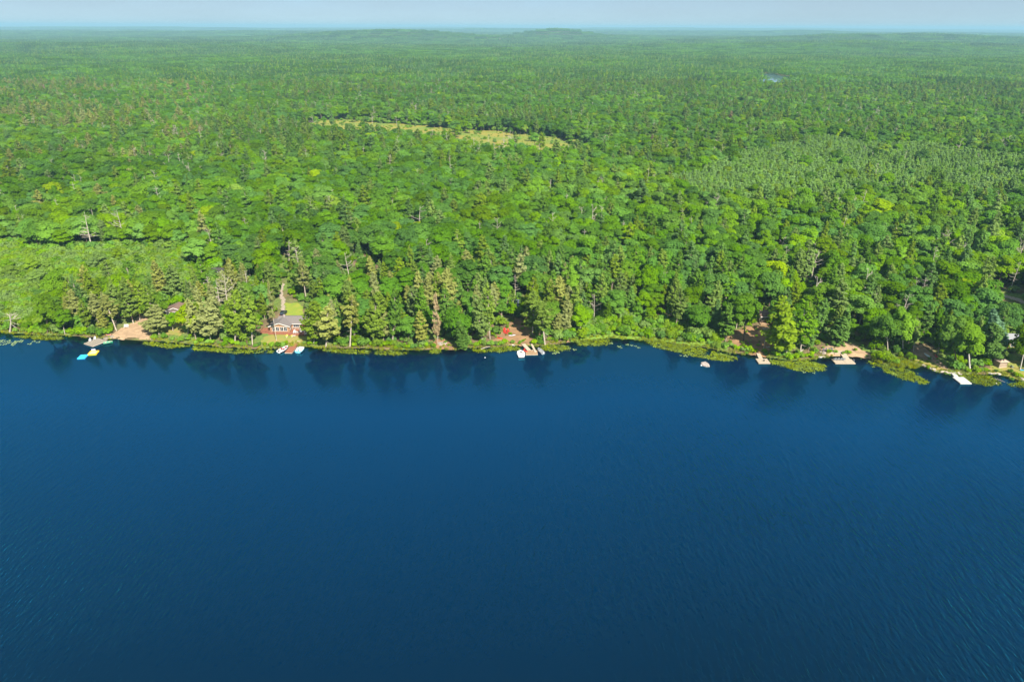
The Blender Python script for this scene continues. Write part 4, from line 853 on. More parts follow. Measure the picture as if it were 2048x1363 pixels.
far_forest('hazy_forest', 'hazy blue-green forest towards the horizon', 84.0, 3200 + 42, 9000, 32, [tile(1100 + i, 84.0, s, 6.2, 1.05, 24) for i, s in enumerate(shares)])
far_forest('horizon_forest', 'faint blue forest along the horizon', 250.0, 9000 + 125, 36000, 33, [tile(1200 + i, 260.0, s, 11.0, 3.0, 16, 9, 18) for i, s in enumerate(shares)])
# trees round the pond stand a little back, lower in front
#PART3
# ------------------------------------------------------------------ docks
white = mat('white_paint', (0.68, 0.66, 0.62), 0.5, 0.05, 4); wht2 = mat('white_gelcoat', (0.80, 0.81, 0.82), 0.25, 0, 1, spec=0.5)
M_grey = mat('weathered_wood', (0.27, 0.235, 0.185), 0.9, 0.2, 6); M_pale = mat('new_pine_boards', (0.44, 0.365, 0.27), 0.85, 0.12, 5); M_red = mat('red_stained_wood', (0.27, 0.105, 0.060), 0.8, 0.2, 5)
M_tan = mat('tan_stained_wood', (0.36, 0.23, 0.13), 0.85, 0.2, 5); M_whited = mat('whitewashed_boards', (0.52, 0.52, 0.49), 0.8, 0.06, 5); M_trimw = mat('pale_fascia', (0.46, 0.40, 0.32), 0.85, 0.1, 5)
black = mat('black_rubber', (0.02, 0.02, 0.022), 0.6); glass = mat('dark_window_glass', (0.03, 0.04, 0.05), 0.08, 0, 1, spec=0.6); steel = mat('grey_metal', (0.45, 0.46, 0.48), 0.4, 0.1, 5, metal=0.6)
def deck_part(root, name, a, b, width, ztop, bm, fm, board=0.16, across=True):
    """boards from point a to b (root space), with fascia on four sides"""
    a = Vector((a[0], a[1], 0)); b = Vector((b[0], b[1], 0)); L = (b - a).length; t = (b - a) / L; s = Vector((-t.y, t.x, 0)); rz = math.atan2(t.y, t.x)
    mb = MB(); n = max(2, int(L / board)); st = L / n
    for i in range(n): mb.box(a + t * (st * (i + 0.5)) + Vector((0, 0, ztop - 0.02 + random.uniform(-.006, .006))), (st * 0.86, width, 0.04), rz)
    d = mb.build(name, bm, root); d['kind'] = 'stuff'
    for k in (-1, 1): MB().box((a + b) / 2 + s * (k * (width / 2 - 0.03)) + Vector((0, 0, ztop - 0.17)), (L, 0.05, 0.24), rz).build('beam', fm, d)
    for q in (a + t * 0.03, b - t * 0.03): MB().box(q + Vector((0, 0, ztop - 0.17)), (0.05, width - 0.12, 0.238), rz).build('beam', fm, d)
    return d
def posts(root, pts, ztop, m, r=0.07, zb=-0.8):
    for p in pts: MB().tube([(p[0], p[1], zb), (p[0], p[1], ztop)], r, 8).build('post', m, root)
def floats(root, pts, m, size=(1.2, 0.6, 0.3), z=0.02):
    for p in pts: MB().box((p[0], p[1], z), size).build('float', m, root)
# grey dock at the pale beach
t = thing('dock', 'grey plank dock with pale edging in front of the pale beach', 'dock', (-144.3, 214.5, 0))
deck_part(t, 'platform', (-1.2, -2.4), (1.2, 2.2), 4.9, 0.45, M_grey, M_trimw); deck_part(t, 'walkway', (1.55, 2.6), (3.4, 5.2), 1.7, 0.46, M_grey, M_trimw)
floats(t, [(-2.0, -1.6), (0.6, -2.4), (1.5, 1.2), (-1.2, 1.8)], black); posts(t, [(2.2, 3.0), (3.4, 4.6)], 0.40, M_grey)
# red dock below the cottage
t = thing('dock', 'reddish brown dock between two white boats below the cottage', 'dock', (-75.0, 208.8, 0))
deck_part(t, 'platform', (-0.1, -2.35), (0.15, 2.45), 2.5, 0.42, M_red, M_trimw); deck_part(t, 'walkway', (0.35, 2.5), (0.75, 6.6), 1.15, 0.43, M_red, M_red); MB().box((0.86, 7.2, 0.44), (1.2, 1.0, 0.10)).build('shore_step', M_trimw, t)
posts(t, [(-1.1, -2.2), (1.05, -2.2), (-0.9, 2.2), (1.3, 2.2)], 0.40, M_trimw)
# middle dock
t = thing('dock', 'tan wooden dock with a red jet ski beside it', 'dock', (6.5, 207.2, 0))
deck_part(t, 'platform', (-1.9, 0.1), (2.1, 0.3), 3.2, 0.42, M_tan, M_pale); deck_part(t, 'walkway', (-2.6, 6.9), (-0.7, 1.9), 1.35, 0.44, M_pale, M_tan); deck_part(t, 'boardwalk', (0.25, 6.6), (1.45, 0.2), 0.7, 0.62, M_pale, M_pale)
posts(t, [(-1.7, -1.3), (1.95, -1.1), (1.0, 3.0), (0.2, 5.0)], 0.55, M_pale)
# small square-ended dock
t = thing('dock', 'pale dock with a square end and dark pot on it', 'dock', (82.6, 201.6, 0))
deck_part(t, 'platform', (-1.9, -0.1), (1.9, -0.1), 3.4, 0.45, M_pale, M_pale); deck_part(t, 'walkway', (0.35, 5.6), (-0.1, 1.65), 1.3, 0.47, M_pale, M_pale); posts(t, [(-1.7, -1.6), (1.7, -1.6), (-1.7, 1.3), (1.7, 1.3)], 0.42, M_grey)
tp = thing('planter', 'dark round pot standing on the square-ended dock', 'pot', (82.9, 201.4, 0.455)); MB().loft([[(math.cos(k * .7854) * r, math.sin(k * .7854) * r, z) for k in range(8)] for r, z in ((.2, 0), (.28, .3), (.3, .34))]).build('bowl', black, tp); MB().tube([(0, 0, .345), (0, 0, .42)], .24, 8).build('soil', BARK['dark'], tp)
# T-shaped dock
t = thing('dock', 'big pale T-shaped dock with grey chairs beside the tan beach', 'dock', (109.0, 203.0, 0))
deck_part(t, 'platform', (-3.2, -1.55), (0.25, -1.55), 3.2, 0.45, M_pale, M_pale); deck_part(t, 'platform', (0.33, -1.55), (3.4, -1.55), 3.2, 0.45, M_pale, M_pale); deck_part(t, 'walkway', (2.55, 4.0), (1.95, 0.08), 1.9, 0.47, M_pale, M_pale)
deck_part(t, 'shore_deck', (-0.4, 5.1), (3.9, 5.1), 2.1, 0.62, M_pale, M_pale); deck_part(t, 'shore_deck', (-3.9, 5.2), (-0.45, 5.2), 1.4, 0.60, M_pale, M_pale); posts(t, [(-3.0, -2.9), (3.2, -2.9), (-3.0, -0.2), (3.2, -0.2), (0.3, -2.9)], 0.42, M_grey)
ld = MB(); [ld.tube([(3.5, -1.9 + k, -0.6), (3.5, -1.9 + k, 1.1), (3.2, -1.9 + k, 1.15)], 0.03, 6) for k in (0, .5)]; [ld.tube([(3.5, -1.9, z), (3.5, -1.4, z)], .025, 6) for z in (0, .3, .6)]; ld.build('ladder', steel, t)
# white dock on the right
t = thing('dock', 'whitewashed floating dock beside the stone sea wall', 'dock', (140.4, 188.5, 0))
deck_part(t, 'platform', (-1.75, 0.0), (1.75, 0.0), 4.3, 0.42, M_whited, M_whited); deck_part(t, 'walkway', (0.2, 5.4), (-0.4, 2.2), 1.3, 0.43, M_whited, M_whited); floats(t, [(-1.0, -1.4), (1.0, -1.4), (-1.0, 1.4), (1.0, 1.4)], black)

# ------------------------------------------------------------------ chairs
def adirondack(name, m, loc, rz, label, group, sc=1.0):
    t = thing(name, label, 'chair', loc, rz, group, sc)
    mb = MB()
    for k in range(5): mb.box((0, -0.22 + k * 0.11, 0.36 - k * 0.022), (0.52, 0.10, 0.025))
    s = mb.build('seat', m, t); s['kind'] = 'stuff'
    mb = MB()
    for k in range(5): mb.box(((k - 2) * 0.105, 0.36, 0.62 + 0.02 * (2 - abs(k - 2))), (0.095, 0.025, 0.72 + 0.04 * (2 - abs(k - 2))), 0, 1, rx=-0.35)
    b = mb.build('backrest', m, t); b['kind'] = 'stuff'
    for k in (-1, 1):
        MB().box((k * 0.34, 0.03, 0.55), (0.13, 0.72, 0.03)).build('armrest', m, t)
        MB().box((k * 0.33, -0.28, 0.27), (0.05, 0.10, 0.54)).build('leg', m, t); MB().box((k * 0.33, 0.33, 0.18), (0.05, 0.10, 0.36)).build('leg', m, t)
    return t
def copy_tree(src, loc, rz, label):
    c = src.copy(); COL.objects.link(c); c.location = loc; c.rotation_euler = (0, 0, rz); c['label'] = label
    for ch in src.children:
        k = ch.copy(); COL.objects.link(k); k.parent = c
    return c
c0 = adirondack('lawn_chair', white, (-77.0, 220.6, 1.21), 0.1, 'white lawn chair on the red deck, first from left', 'white chairs on the red deck', 1.1)
for p, r, l in [((-75.95, 220.9, 1.21), 2.9, 'white lawn chair on the red deck, second from left'), ((-75.0, 221.4, 1.21), 0.2, 'white lawn chair on the red deck, third from left, set further back'), ((-73.7, 221.5, 1.21), -0.6, 'white lawn chair on the red deck, last towards the dark shade'), ((-73.0, 219.9, 0.82), -0.9, 'white lawn chair down on the grass beside the red deck')]: copy_tree(c0, p, r, l)
c0 = adirondack('lawn_chair', white, (-146.2, 214.7, 0.455), 0.3, 'white chair on the grey plank dock, nearest the open water', 'chairs on the grey plank dock', 1.05)
copy_tree(c0, (-145.4, 216.2, 0.455), 0.2, 'white chair on the grey plank dock, at the back edge')
g0 = mat('grey_resin', (0.25, 0.28, 0.31), 0.6); c0 = adirondack('lawn_chair', g0, (106.6, 202.2, 0.455), 3.0, 'grey chair on the T-shaped dock, first from left', 'grey chairs on the T-shaped dock', 1.05)
for k in range(1, 4): copy_tree(c0, (106.6 + k * 0.95, 202.25, 0.455), 3.05 + 0.1 * k, f'grey chair on the T-shaped dock, {["", "second", "third", "fourth"][k]} from left')
d0 = mat('dark_resin', (0.09, 0.085, 0.10), 0.6); c0 = adirondack('lawn_chair', d0, (105.5, 208.55, 0.63), 0.0, 'dark chair on the shore deck by the tan beach, first from left', 'dark chairs on the shore deck', 1.05)
for k in range(1, 4): copy_tree(c0, (105.5 + k * 0.95, 208.6, 0.63), 0.05 * k, f'dark chair on the shore deck by the tan beach, {["", "second", "third", "fourth"][k]} from left')
r0 = mat('red_resin', (0.60, 0.035, 0.025), 0.45); p = at(1008, 662); c0 = adirondack('lawn_chair', r0, p, -0.5, 'red chair on the orange clearing, first from left', 'red chairs on the orange clearing', 1.15)
for (u, v), r, l in [((1012, 668), -1.2, 'red chair on the orange clearing, the one closest to the water'), ((1017, 664), 0.6, 'red chair on the orange clearing, last towards the trees'), ((1009.5, 665.5), -0.2, 'red chair on the orange clearing, middle one')]: copy_tree(c0, at(u, v), r, l)
p = at(2023, 735); ch = adirondack('lawn_chair', g0, p, 2.0, 'grey chair on the yellow lawn beside the tan pavilion', 'chairs on the lawn', 1.1)
# white bench at the back of the beach
p = at(253, 655); t = thing('garden_bench', 'white bench at the back of the pale beach', 'bench', p, 0.15)
mb = MB(); [mb.box((0, -0.2 + k * 0.14, 0.45), (1.5, 0.12, 0.04)) for k in range(4)]; mb.build('seat', white, t)['kind'] = 'stuff'
mb = MB(); [mb.box((0, 0.32, 0.62 + k * 0.18), (1.5, 0.04, 0.15)) for k in range(4)]; mb.build('backrest', white, t)['kind'] = 'stuff'
for k in (-1, 1): MB().box((k * 0.7, 0, 0.22), (0.07, 0.6, 0.44)).build('leg', white, t); MB().box((k * 0.74, 0, 0.68), (0.07, 0.6, 0.05)).build('armrest', white, t)

# ------------------------------------------------------------------ boats
def hull_rings(L, W, H, bow=2.2, stern=0.85, th=0.06, n=12, rise=0.25, floor=0.12):
    R = []
    for i in range(n + 1):
        t_ = i / n; x = -L / 2 + L * t_
        w = W / 2 * (1 - max(0, (t_ - 0.45) / 0.55) ** bow) * (stern + (1 - stern) * min(1, t_ / 0.3)) + 0.02
        z = H * (1 + rise * t_ ** 2.5); wi = max(0.008, w - th); zf = min(floor + max(0, t_ - .6) * H, z - 0.03)
        R.append([(x, -w, z), (x, -w * 0.92, z * 0.35), (x, -w * 0.45, -0.10), (x, 0, -0.14), (x, w * 0.45, -0.10), (x, w * 0.92, z * 0.35), (x, w, z), (x, wi, z), (x, wi * 0.85, zf), (x, 0, zf - 0.005), (x, -wi * 0.85, zf), (x, -wi, z)])
    return R
def boat(name, label, cat, loc, rz, L, W, H, hm_, im, seats, extra=None, group=None, rise=0.25):
    t = thing(name, label, cat, loc, rz, group); MB().loft(hull_rings(L, W, H, rise=rise)).build('hull', hm_, t)
    for k, x in enumerate(seats): MB().box((x, 0, H * 0.62), (0.42, W * 0.82, 0.06)).build('seat', im, t)
    if extra: extra(t)
    return t
def outboard(t, x, z=0.55, m=black):
    o = MB().box((x, 0, z + 0.12), (0.34, 0.30, 0.36), 0, 0.75).build('outboard_motor', m, t); MB().box((x - 0.02, 0, z - 0.42), (0.12, 0.09, 0.78)).build('shaft', steel, o)
maroon = mat('maroon_vinyl', (0.28, 0.05, 0.05), 0.5); ltblue = mat('light_blue_gelcoat', (0.16, 0.50, 0.68), 0.3); skin = mat('cream_vinyl', (0.66, 0.58, 0.48), 0.5)
def ex1(t):
    MB().box((0.55, 0, 0.74), (0.05, 1.45, 0.34), 0, 1, ry=-0.5).build('windshield', glass, t); MB().box((1.45, 0, 0.60), (1.0, 0.95, 0.05), 0, 0.8).build('foredeck', maroon, t)
    MB().box((-1.65, 0, 0.66), (0.5, 1.5, 0.22)).build('rear_bench', skin, t); outboard(t, -2.35)
    for y in (-.5, .5): MB().box((-0.2, y, 0.55), (0.5, 0.5, 0.5)).build('bucket_seat', maroon, t)
boat('motorboat', 'white motorboat with maroon seats moored to the red dock', 'motorboat', (-77.6, 209.1, 0.10), math.radians(66), 4.6, 1.9, 0.62, wht2, skin, [], ex1)
def ex2(t):
    for y in (-.55, .55):
        b = MB().box((0.0, y, 0.55), (0.7, 0.62, 0.14)).build('seat', white, t); MB().box((-0.35, y, 0.98), (0.16, 0.62, 0.75), 0, 0.8, ry=-0.15).build('seat_back', white, b)
        MB().box((-1.15, y, 0.85), (0.5, 0.5, 0.85), 0, 0.7).build('cooler', white, t)
    MB().loft([[(1.0 + x_, y_, z_) for x_, y_ in ((-.3, -.8), (.5, -.6), (.7, 0), (.5, .6), (-.3, .8))] for z_ in (0.44, 0.66)]).build('console', white, t)
    for y in (-1.02, 1.02): MB().tube([(-1.6, y, 0.55), (0, y * 1.03, 0.66), (1.4, y * 0.72, 0.66)], 0.11, 8).build('side_rim', wht2, t)
boat('pedal_boat', 'wide white pedal boat with light blue hull beside the red dock', 'pedal boat', (-71.75, 208.9, 0.08), math.radians(80), 3.9, 2.5, 0.50, ltblue, white, [], ex2, rise=0.1)
def ex3(t):
    MB().loft([[(x_, y_, z_) for x_, y_ in ((-1.9, -1.12), (1.2, -1.12), (1.75, -.6), (1.9, 0), (1.75, .6), (1.2, 1.12), (-1.9, 1.12))] for z_ in (0.605, 0.70)]).build('deck', wht2, t)
    MB().box((-0.9, 0, 0.72), (0.75, 1.2, 0.06)).build('engine_hatch', black, t); MB().box((0.1, 0, 0.95), (0.08, 1.7, 0.42), 0, 0.9, ry=-0.4).build('windshield', glass, t)
    for y in (-.62, .62): MB().box((-0.25, y, 0.86), (0.5, 0.55, 0.35)).build('seat', skin, t)
    MB().box((-1.65, 0, 0.85), (0.35, 1.9, 0.32)).build('rear_bench', white, t); MB().box((-2.15, 0, 0.12), (0.5, 1.7, 0.06)).build('swim_platform', white, t)
boat('motorboat', 'white motorboat with black hatch moored at the middle dock', 'motorboat', (3.0, 206.3, 0.10), math.radians(96), 4.1, 2.6, 0.60, wht2, white, [], ex3)
def ex4(t): outboard(t, -2.15, 0.5, wht2); MB().box((1.35, 0, 0.50), (0.7, 0.9, 0.04), 0, 0.7).build('bow_plate', steel, t)
alum = mat('bare_aluminium', (0.62, 0.63, 0.64), 0.35, 0.06, 6, metal=0.5)
boat('fishing_boat', 'open aluminium fishing boat on the far side of the middle dock', 'boat', (9.7, 208.6, 0.10), math.radians(112), 4.2, 1.6, 0.52, alum, steel, [-1.4, -0.3, 0.8], ex4)
grn = mat('green_gelcoat', (0.03, 0.30, 0.17), 0.35); boat('rowing_boat', 'small green rowing boat with pale rim at the grey dock', 'rowing boat', (-139.8, 214.2, 0.10), math.radians(28), 2.9, 1.25, 0.44, grn, M_trimw, [-0.7, 0.4], lambda t: [MB().tube([(-1.4, k * .57, .47), (0, k * .64, .48), (1.0, k * .38, .54), (1.42, k * .04, .58)], 0.05, 6).build('gunwale', M_trimw, t) for k in (-1, 1)])
def ring_loft(L, W, H, n=12, pw=0.5):
    return [[(-L / 2 + L * i / n, math.cos(a) * (W / 2) * max(.03, math.sin(math.pi * min(max(i / n, .01), .99)) ** pw), H / 2 + math.sin(a) * H / 2 * max(.1, math.sin(math.pi * min(max(i / n, .01), .99)) ** .4)) for a in np.linspace(0, 2 * math.pi, 9)[:-1]] for i in range(n + 1)]
def kayak(label, loc, rz, m, L=3.2, W=0.75, tilt=0.0, name='kayak', cat='kayak', cockpit=True):
    t = thing(name, label, cat, loc, rz); t.rotation_euler = (tilt, 0, rz); MB().loft(ring_loft(L, W, 0.36)).build('hull', m, t, True)
    if cockpit: MB().loft([[(math.cos(a) * .55 * s, math.sin(a) * .25 * s, z) for a in np.linspace(0, 6.283, 13)[:-1]] for s, z in ((1, .33), (1, .375))]).build('cockpit', black, t)
    else: MB().box((0, 0, 0.375), (L * 0.86, 0.05, 0.04)).build('keel', m, t)
    return t
orange = mat('orange_red_plastic', (0.62, 0.07, 0.02), 0.4); kayak('orange-red kayak lying on the orange clearing', at(998, 676), math.radians(-28), orange)
kayak('pale grey kayak lying beside the red chairs', at(1024, 671), math.radians(12), mat('pale_grey_plastic', (0.52, 0.52, 0.54), 0.4), 2.6)
kayak('teal kayak standing in the brush beside the grey dock', at(211, 662), math.radians(60), mat('teal_plastic', (0.03, 0.36, 0.33), 0.4), 2.8, 0.8, 0.5); kayak('pink kayak pulled up at the foot of the grey dock', at(217, 670), math.radians(10), mat('pink_plastic', (0.70, 0.25, 0.25), 0.4), 1.9, 0.7)
kayak('upturned silver canoe lying beside the bare dirt path', (138.5, 204.5, 0.80), math.radians(-86), mat('silver_hull', (0.60, 0.66, 0.66), 0.35, 0.05, 4), 4.4, 0.95, 0.0, 'canoe', 'canoe', False)
kayak('red kayak lying behind the silver canoe', at(1872, 712), math.radians(70), mat('crimson_plastic', (0.55, 0.03, 0.06), 0.4), 2.6, 0.95, 0.3); kayak('dark paddle board lying under the marsh trees', at(1436, 679), math.radians(-65), mat('navy_plastic', (0.06, 0.09, 0.15), 0.4), 2.9, 0.8)
kayak('blue kayak at the end of the yellow lawn', at(2046, 740), math.radians(15), mat('blue_plastic', (0.02, 0.30, 0.60), 0.4), 2.6, 0.8)
# jet ski
t = thing('jet_ski', 'red jet ski floating at the middle dock', 'jet ski', (4.55, 208.9, 0.05), math.radians(120)); MB().loft(ring_loft(2.7, 1.15, 0.55)).build('hull', r0, t, True); MB().box((-0.35, 0, 0.66), (1.1, 0.36, 0.28), 0, 0.8).build('seat', black, t); MB().box((0.55, 0, 0.68), (0.55, 0.5, 0.42), 0, 0.6).build('cowl', r0, t); MB().tube([(0.4, -0.38, 0.98), (0.5, 0, 0.94), (0.4, 0.38, 0.98)], 0.035, 6).build('handlebar', black, t)
# ring float
def torus(R, r, n=20, m_=8): return [[((R + r * math.cos(b)) * math.cos(a), (R + r * math.cos(b)) * math.sin(a), r + r * math.sin(b)) for b in np.linspace(0, 6.283, m_ + 1)[:-1]] for a in np.linspace(0, 2 * math.pi, n + 1)]
t = thing('swim_ring', 'cream ring-shaped float on the middle dock', 'float', (6.9, 208.9, 0.03)); MB().loft(torus(0.42, 0.18), False).build('tube', skin, t, True); MB().tube([(0.6, 0, 0.2), (0.75, 0.1, 0.15)], 0.03, 6).build('handle', white, t)
# floating play mats
def playmat(label, c, rz, sx, sy, edge, top):
    t = thing('floating_mat', label, 'float', (c[0], c[1], -0.05), rz); MB().box((0, 0, 0.20), (sx - .4, sy - .4, 0.34)).build('top', top, t)
    for k in (-1, 1):
        MB().tube([(-sx / 2 + .2, k * (sy / 2 - .2), .22), (sx / 2 - .2, k * (sy / 2 - .2), .22)], 0.24, 10).build('side_tube', edge, t); MB().tube([(k * (sx / 2 - .2), -sy / 2 + .2, .22), (k * (sx / 2 - .2), sy / 2 - .2, .22)], 0.235, 10).build('side_tube', edge, t)
    return t
sky_b = mat('sky_blue_vinyl', (0.04, 0.42, 0.78), 0.35); yel = mat('yellow_vinyl', (0.85, 0.52, 0.02), 0.35); yel2 = mat('pale_yellow_vinyl', (0.82, 0.66, 0.28), 0.4)
playmat('sky blue inflatable mat floating off the grey dock', (-142.3, 203.2), 0.12, 2.5, 2.9, sky_b, sky_b); t = playmat('yellow inflatable mat with pale top floating off the grey dock', (-140.5, 206.2), 0.18, 2.9, 3.1, yel, yel2)
MB().box((-0.3, 1.5, 0.75), (1.2, 0.3, 0.5)).build('backrest', mat('navy_white_vinyl', (0.45, 0.47, 0.60), 0.4), t)
# rock and buoys
def rock(label, loc, size, seed, m, name='boulder', cat='rock', parent=None, group=None):
    rg_ = random.Random(seed); bm = bmesh.new(); bmesh.ops.create_icosphere(bm, subdivisions=2, radius=1.0)
    for v in bm.verts:
        k = 1 + 0.28 * math.sin(v.co.x * 3.1 + seed) * math.cos(v.co.y * 2.7 + seed * 2) + rg_.uniform(-.07, .07); v.co *= k; v.co.z = min(v.co.z, 0.62 + rg_.uniform(-.04, .04)); v.co = Vector((v.co.x * size[0], v.co.y * size[1], v.co.z * size[2]))
    me = bpy.data.meshes.new(name); bm.to_mesh(me); bm.free(); o = link(name, me, m, parent); o.location = loc
    return tag(o, label, cat, group) if label else o
stone = mat('granite', (0.34, 0.29, 0.26), 0.9, 0.25, 2.5); stone2 = mat('pale_fieldstone', (0.40, 0.35, 0.295), 0.9, 0.2, 2.5)
rock('flat grey rock rising out of the water beside a white buoy', (63.1, 199.4, 0.0), (1.45, 1.7, 0.9), 3, stone); rock('broad grey rock slab on the orange bank', at(885, 687), (1.9, 1.6, 0.55), 5, stone)
def buoy(label, u, v, r=0.22):
    p = at0(u, v); t = thing('buoy', label, 'buoy', (p[0], p[1], 0)); MB().loft([[(math.cos(a) * r * s, math.sin(a) * r * s, z * r) for a in np.linspace(0, 6.283, 11)[:-1]] for s, z in ((.3, -.9), (.85, -.5), (1, 0), (.85, .5), (.35, .9), (.2, 1.2))]).build('ball', white, t, True); MB().tube([(0, 0, r * 1.1), (0, 0, r * 1.6)], .04, 6).build('eye', black, t)
buoy('white buoy beside the flat grey rock', 1402.5, 730.5, .3); buoy('small white buoy off the red-brown shallows', 970, 715); buoy('white buoy at the edge of the weeds by the white dock', 1992, 767, .3)
# stone sea wall: every stone a part
t = thing('sea_wall', 'low wall of pale stones along the bank by the white dock', 'wall', at(1880, 744))
base = Vector(t.location); rr = random.Random(4)
for k in range(44):
    f = k / 43; i = f * 4; pts_ = [(1846, 731), (1862, 740), (1882, 745), (1902, 746), (1920, 745)]; a_ = pts_[int(min(i, 3.999))]; b_ = pts_[int(min(i, 3.999)) + 1]; q = i - int(min(i, 3.999))
    p = at(a_[0] + (b_[0] - a_[0]) * q, a_[1] + (b_[1] - a_[1]) * q); p.y = float(yshore(p.x)) + rr.uniform(-.1, .9); p.z = rr.uniform(0.0, .3)
    rock(None, p - base, (rr.uniform(.3, .55), rr.uniform(.25, .45), rr.uniform(.25, .4)), k, stone2, 'stone', None, t)
for k, (u, v) in enumerate([(1980, 746), (1986, 747), (1992, 746.5), (1998, 748), (2038, 754), (2044, 757), (2047, 759), (1640, 714), (1646, 713), (1536, 694), (1030, 690.5), (1024, 690)]):
    p = at(u, v); rock(['pale stone on the bank below the pavilion, first from left', 'pale stone on the bank below the pavilion, second from left', 'pale stone on the bank below the pavilion, third from left', 'pale stone on the bank below the pavilion, fourth from left', 'pale stone under the lawn edge at the picture side, first from left', 'pale stone under the lawn edge at the picture side, second from left', 'pale stone under the lawn edge at the picture side, last', 'pale stone at the waterline beside the T-shaped dock, first', 'pale stone at the waterline beside the T-shaped dock, second', 'pale stone behind the square-ended dock', 'pale stone at the foot of the middle dock', 'smaller pale stone near the middle dock'][k], p, (rr.uniform(.5, .8), rr.uniform(.35, .6), .45), 70 + k, stone2, 'boulder', 'rock', None, 'stones along the bank')

# ------------------------------------------------------------------ buildings
roof_g = mat('grey_shingle', (0.165, 0.145, 0.135), 0.95, 0.12, 4); roof_b = mat('brown_shingle', (0.17, 0.11, 0.085), 0.95, 0.15, 4); wall_t = mat('tan_siding', (0.31, 0.18, 0.10), 0.8, 0.1, 3); wall_d = mat('dark_log', (0.16, 0.12, 0.10), 0.85, 0.2, 3); roof_d = mat('slate_blue_metal', (0.07, 0.085, 0.11), 0.5, 0.1, 2)
def window(parent, c, w, h, axis='x', frame=None, mull=1):
    """window lying in a wall facing -y (axis x) or +x (axis y)"""
    fr = MB(); q = 0.09
    def bx(mb, dx, dz, sx, sz, dep, off=0.0):
        mb.box((c[0] + dx, c[1] - off, c[2] + dz), (sx, dep, sz)) if axis == 'x' else mb.box((c[0] + off, c[1] + dx, c[2] + dz), (dep, sx, sz))
    pane = MB(); bx(pane, 0, 0, w, h, 0.05, 0.03); p = pane.build('window', glass, parent)
    bx(fr, 0, h / 2 + q / 2, w + 2 * q, q, 0.09, 0.03); bx(fr, 0, -h / 2 - q / 2, w + 2 * q, q, 0.09, 0.03)
    for k in (-1, 1): bx(fr, k * (w / 2 + q / 2), 0, q, h, 0.09, 0.03)
    for k in range(mull): bx(fr, -w / 2 + w * (k + 1) / (mull + 1), 0, 0.06, h, 0.07, 0.045)
    fr.build('frame', frame or white, p); return p
def gable_roof(parent, x0, x1, y0, y1, ze, zr, along, m, ov=0.45, th=0.16, trim=white):
    rf = MB()
    if along == 'y':
        xm = (x0 + x1) / 2; s = (zr - ze) / ((x1 - x0) / 2); zo = ze - s * ov
        rf.slab([(x0 - ov, y0 - ov, zo), (xm, y0 - ov, zr), (xm, y1 + ov, zr), (x0 - ov, y1 + ov, zo)], th); rf.slab([(xm + .004, y0 - ov, zr), (x1 + ov, y0 - ov, zo), (x1 + ov, y1 + ov, zo), (xm + .004, y1 + ov, zr)], th)
    else:
        ym = (y0 + y1) / 2; s = (zr - ze) / ((y1 - y0) / 2); zo = ze - s * ov
        rf.slab([(x0 - ov, y0 - ov, zo), (x1 + ov, y0 - ov, zo), (x1 + ov, ym, zr), (x0 - ov, ym, zr)], th); rf.slab([(x0 - ov, ym + .004, zr), (x1 + ov, ym + .004, zr), (x1 + ov, y1 + ov, zo), (x0 - ov, y1 + ov, zo)], th)
    r = rf.build('roof', m, parent)
    tm = MB()
    if along == 'y':
        for a_, b_ in (((x0 - ov, zo), (xm, zr)), ((xm, zr), (x1 + ov, zo))):
            tm.slab([(a_[0], y0 - ov - .05, a_[1] + .03), (b_[0], y0 - ov - .05, b_[1] + .03), (b_[0], y0 - ov - .003, b_[1] + .03), (a_[0], y0 - ov - .003, a_[1] + .03)], 0.24)
    else: tm.box(((x0 + x1) / 2, y0 - ov - .03, zo - .06), (x1 - x0 + 2 * ov, .05, .2))
    tm.build('fascia', trim, r); return r
def gable_walls(x0, x1, y0, y1, zb, ze, zr, along):
    mb = MB(); z2 = ze - 0.10; zp = zr - 0.16
    if along == 'y':
        xm = (x0 + x1) / 2; mb.add([(x0, y0, zb), (x1, y0, zb), (x1, y0, z2), (xm, y0, zp), (x0, y0, z2), (x0, y1, zb), (x1, y1, zb), (x1, y1, z2), (xm, y1, zp), (x0, y1, z2)], [(0, 1, 2, 3, 4), (9, 8, 7, 6, 5), (0, 5, 6, 1), (1, 6, 7, 2), (2, 7, 8, 3), (3, 8, 9, 4), (4, 9, 5, 0)])
    else:
        ym = (y0 + y1) / 2; mb.add([(x0, y0, zb), (x0, y1, zb), (x0, y1, z2), (x0, ym, zp), (x0, y0, z2), (x1, y0, zb), (x1, y1, zb), (x1, y1, z2), (x1, ym, zp), (x1, y0, z2)], [(0, 1, 2, 3, 4), (9, 8, 7, 6, 5), (0, 5, 6, 1), (1, 6, 7, 2), (2, 7, 8, 3), (3, 8, 9, 4), (4, 9, 5, 0)])
    return mb
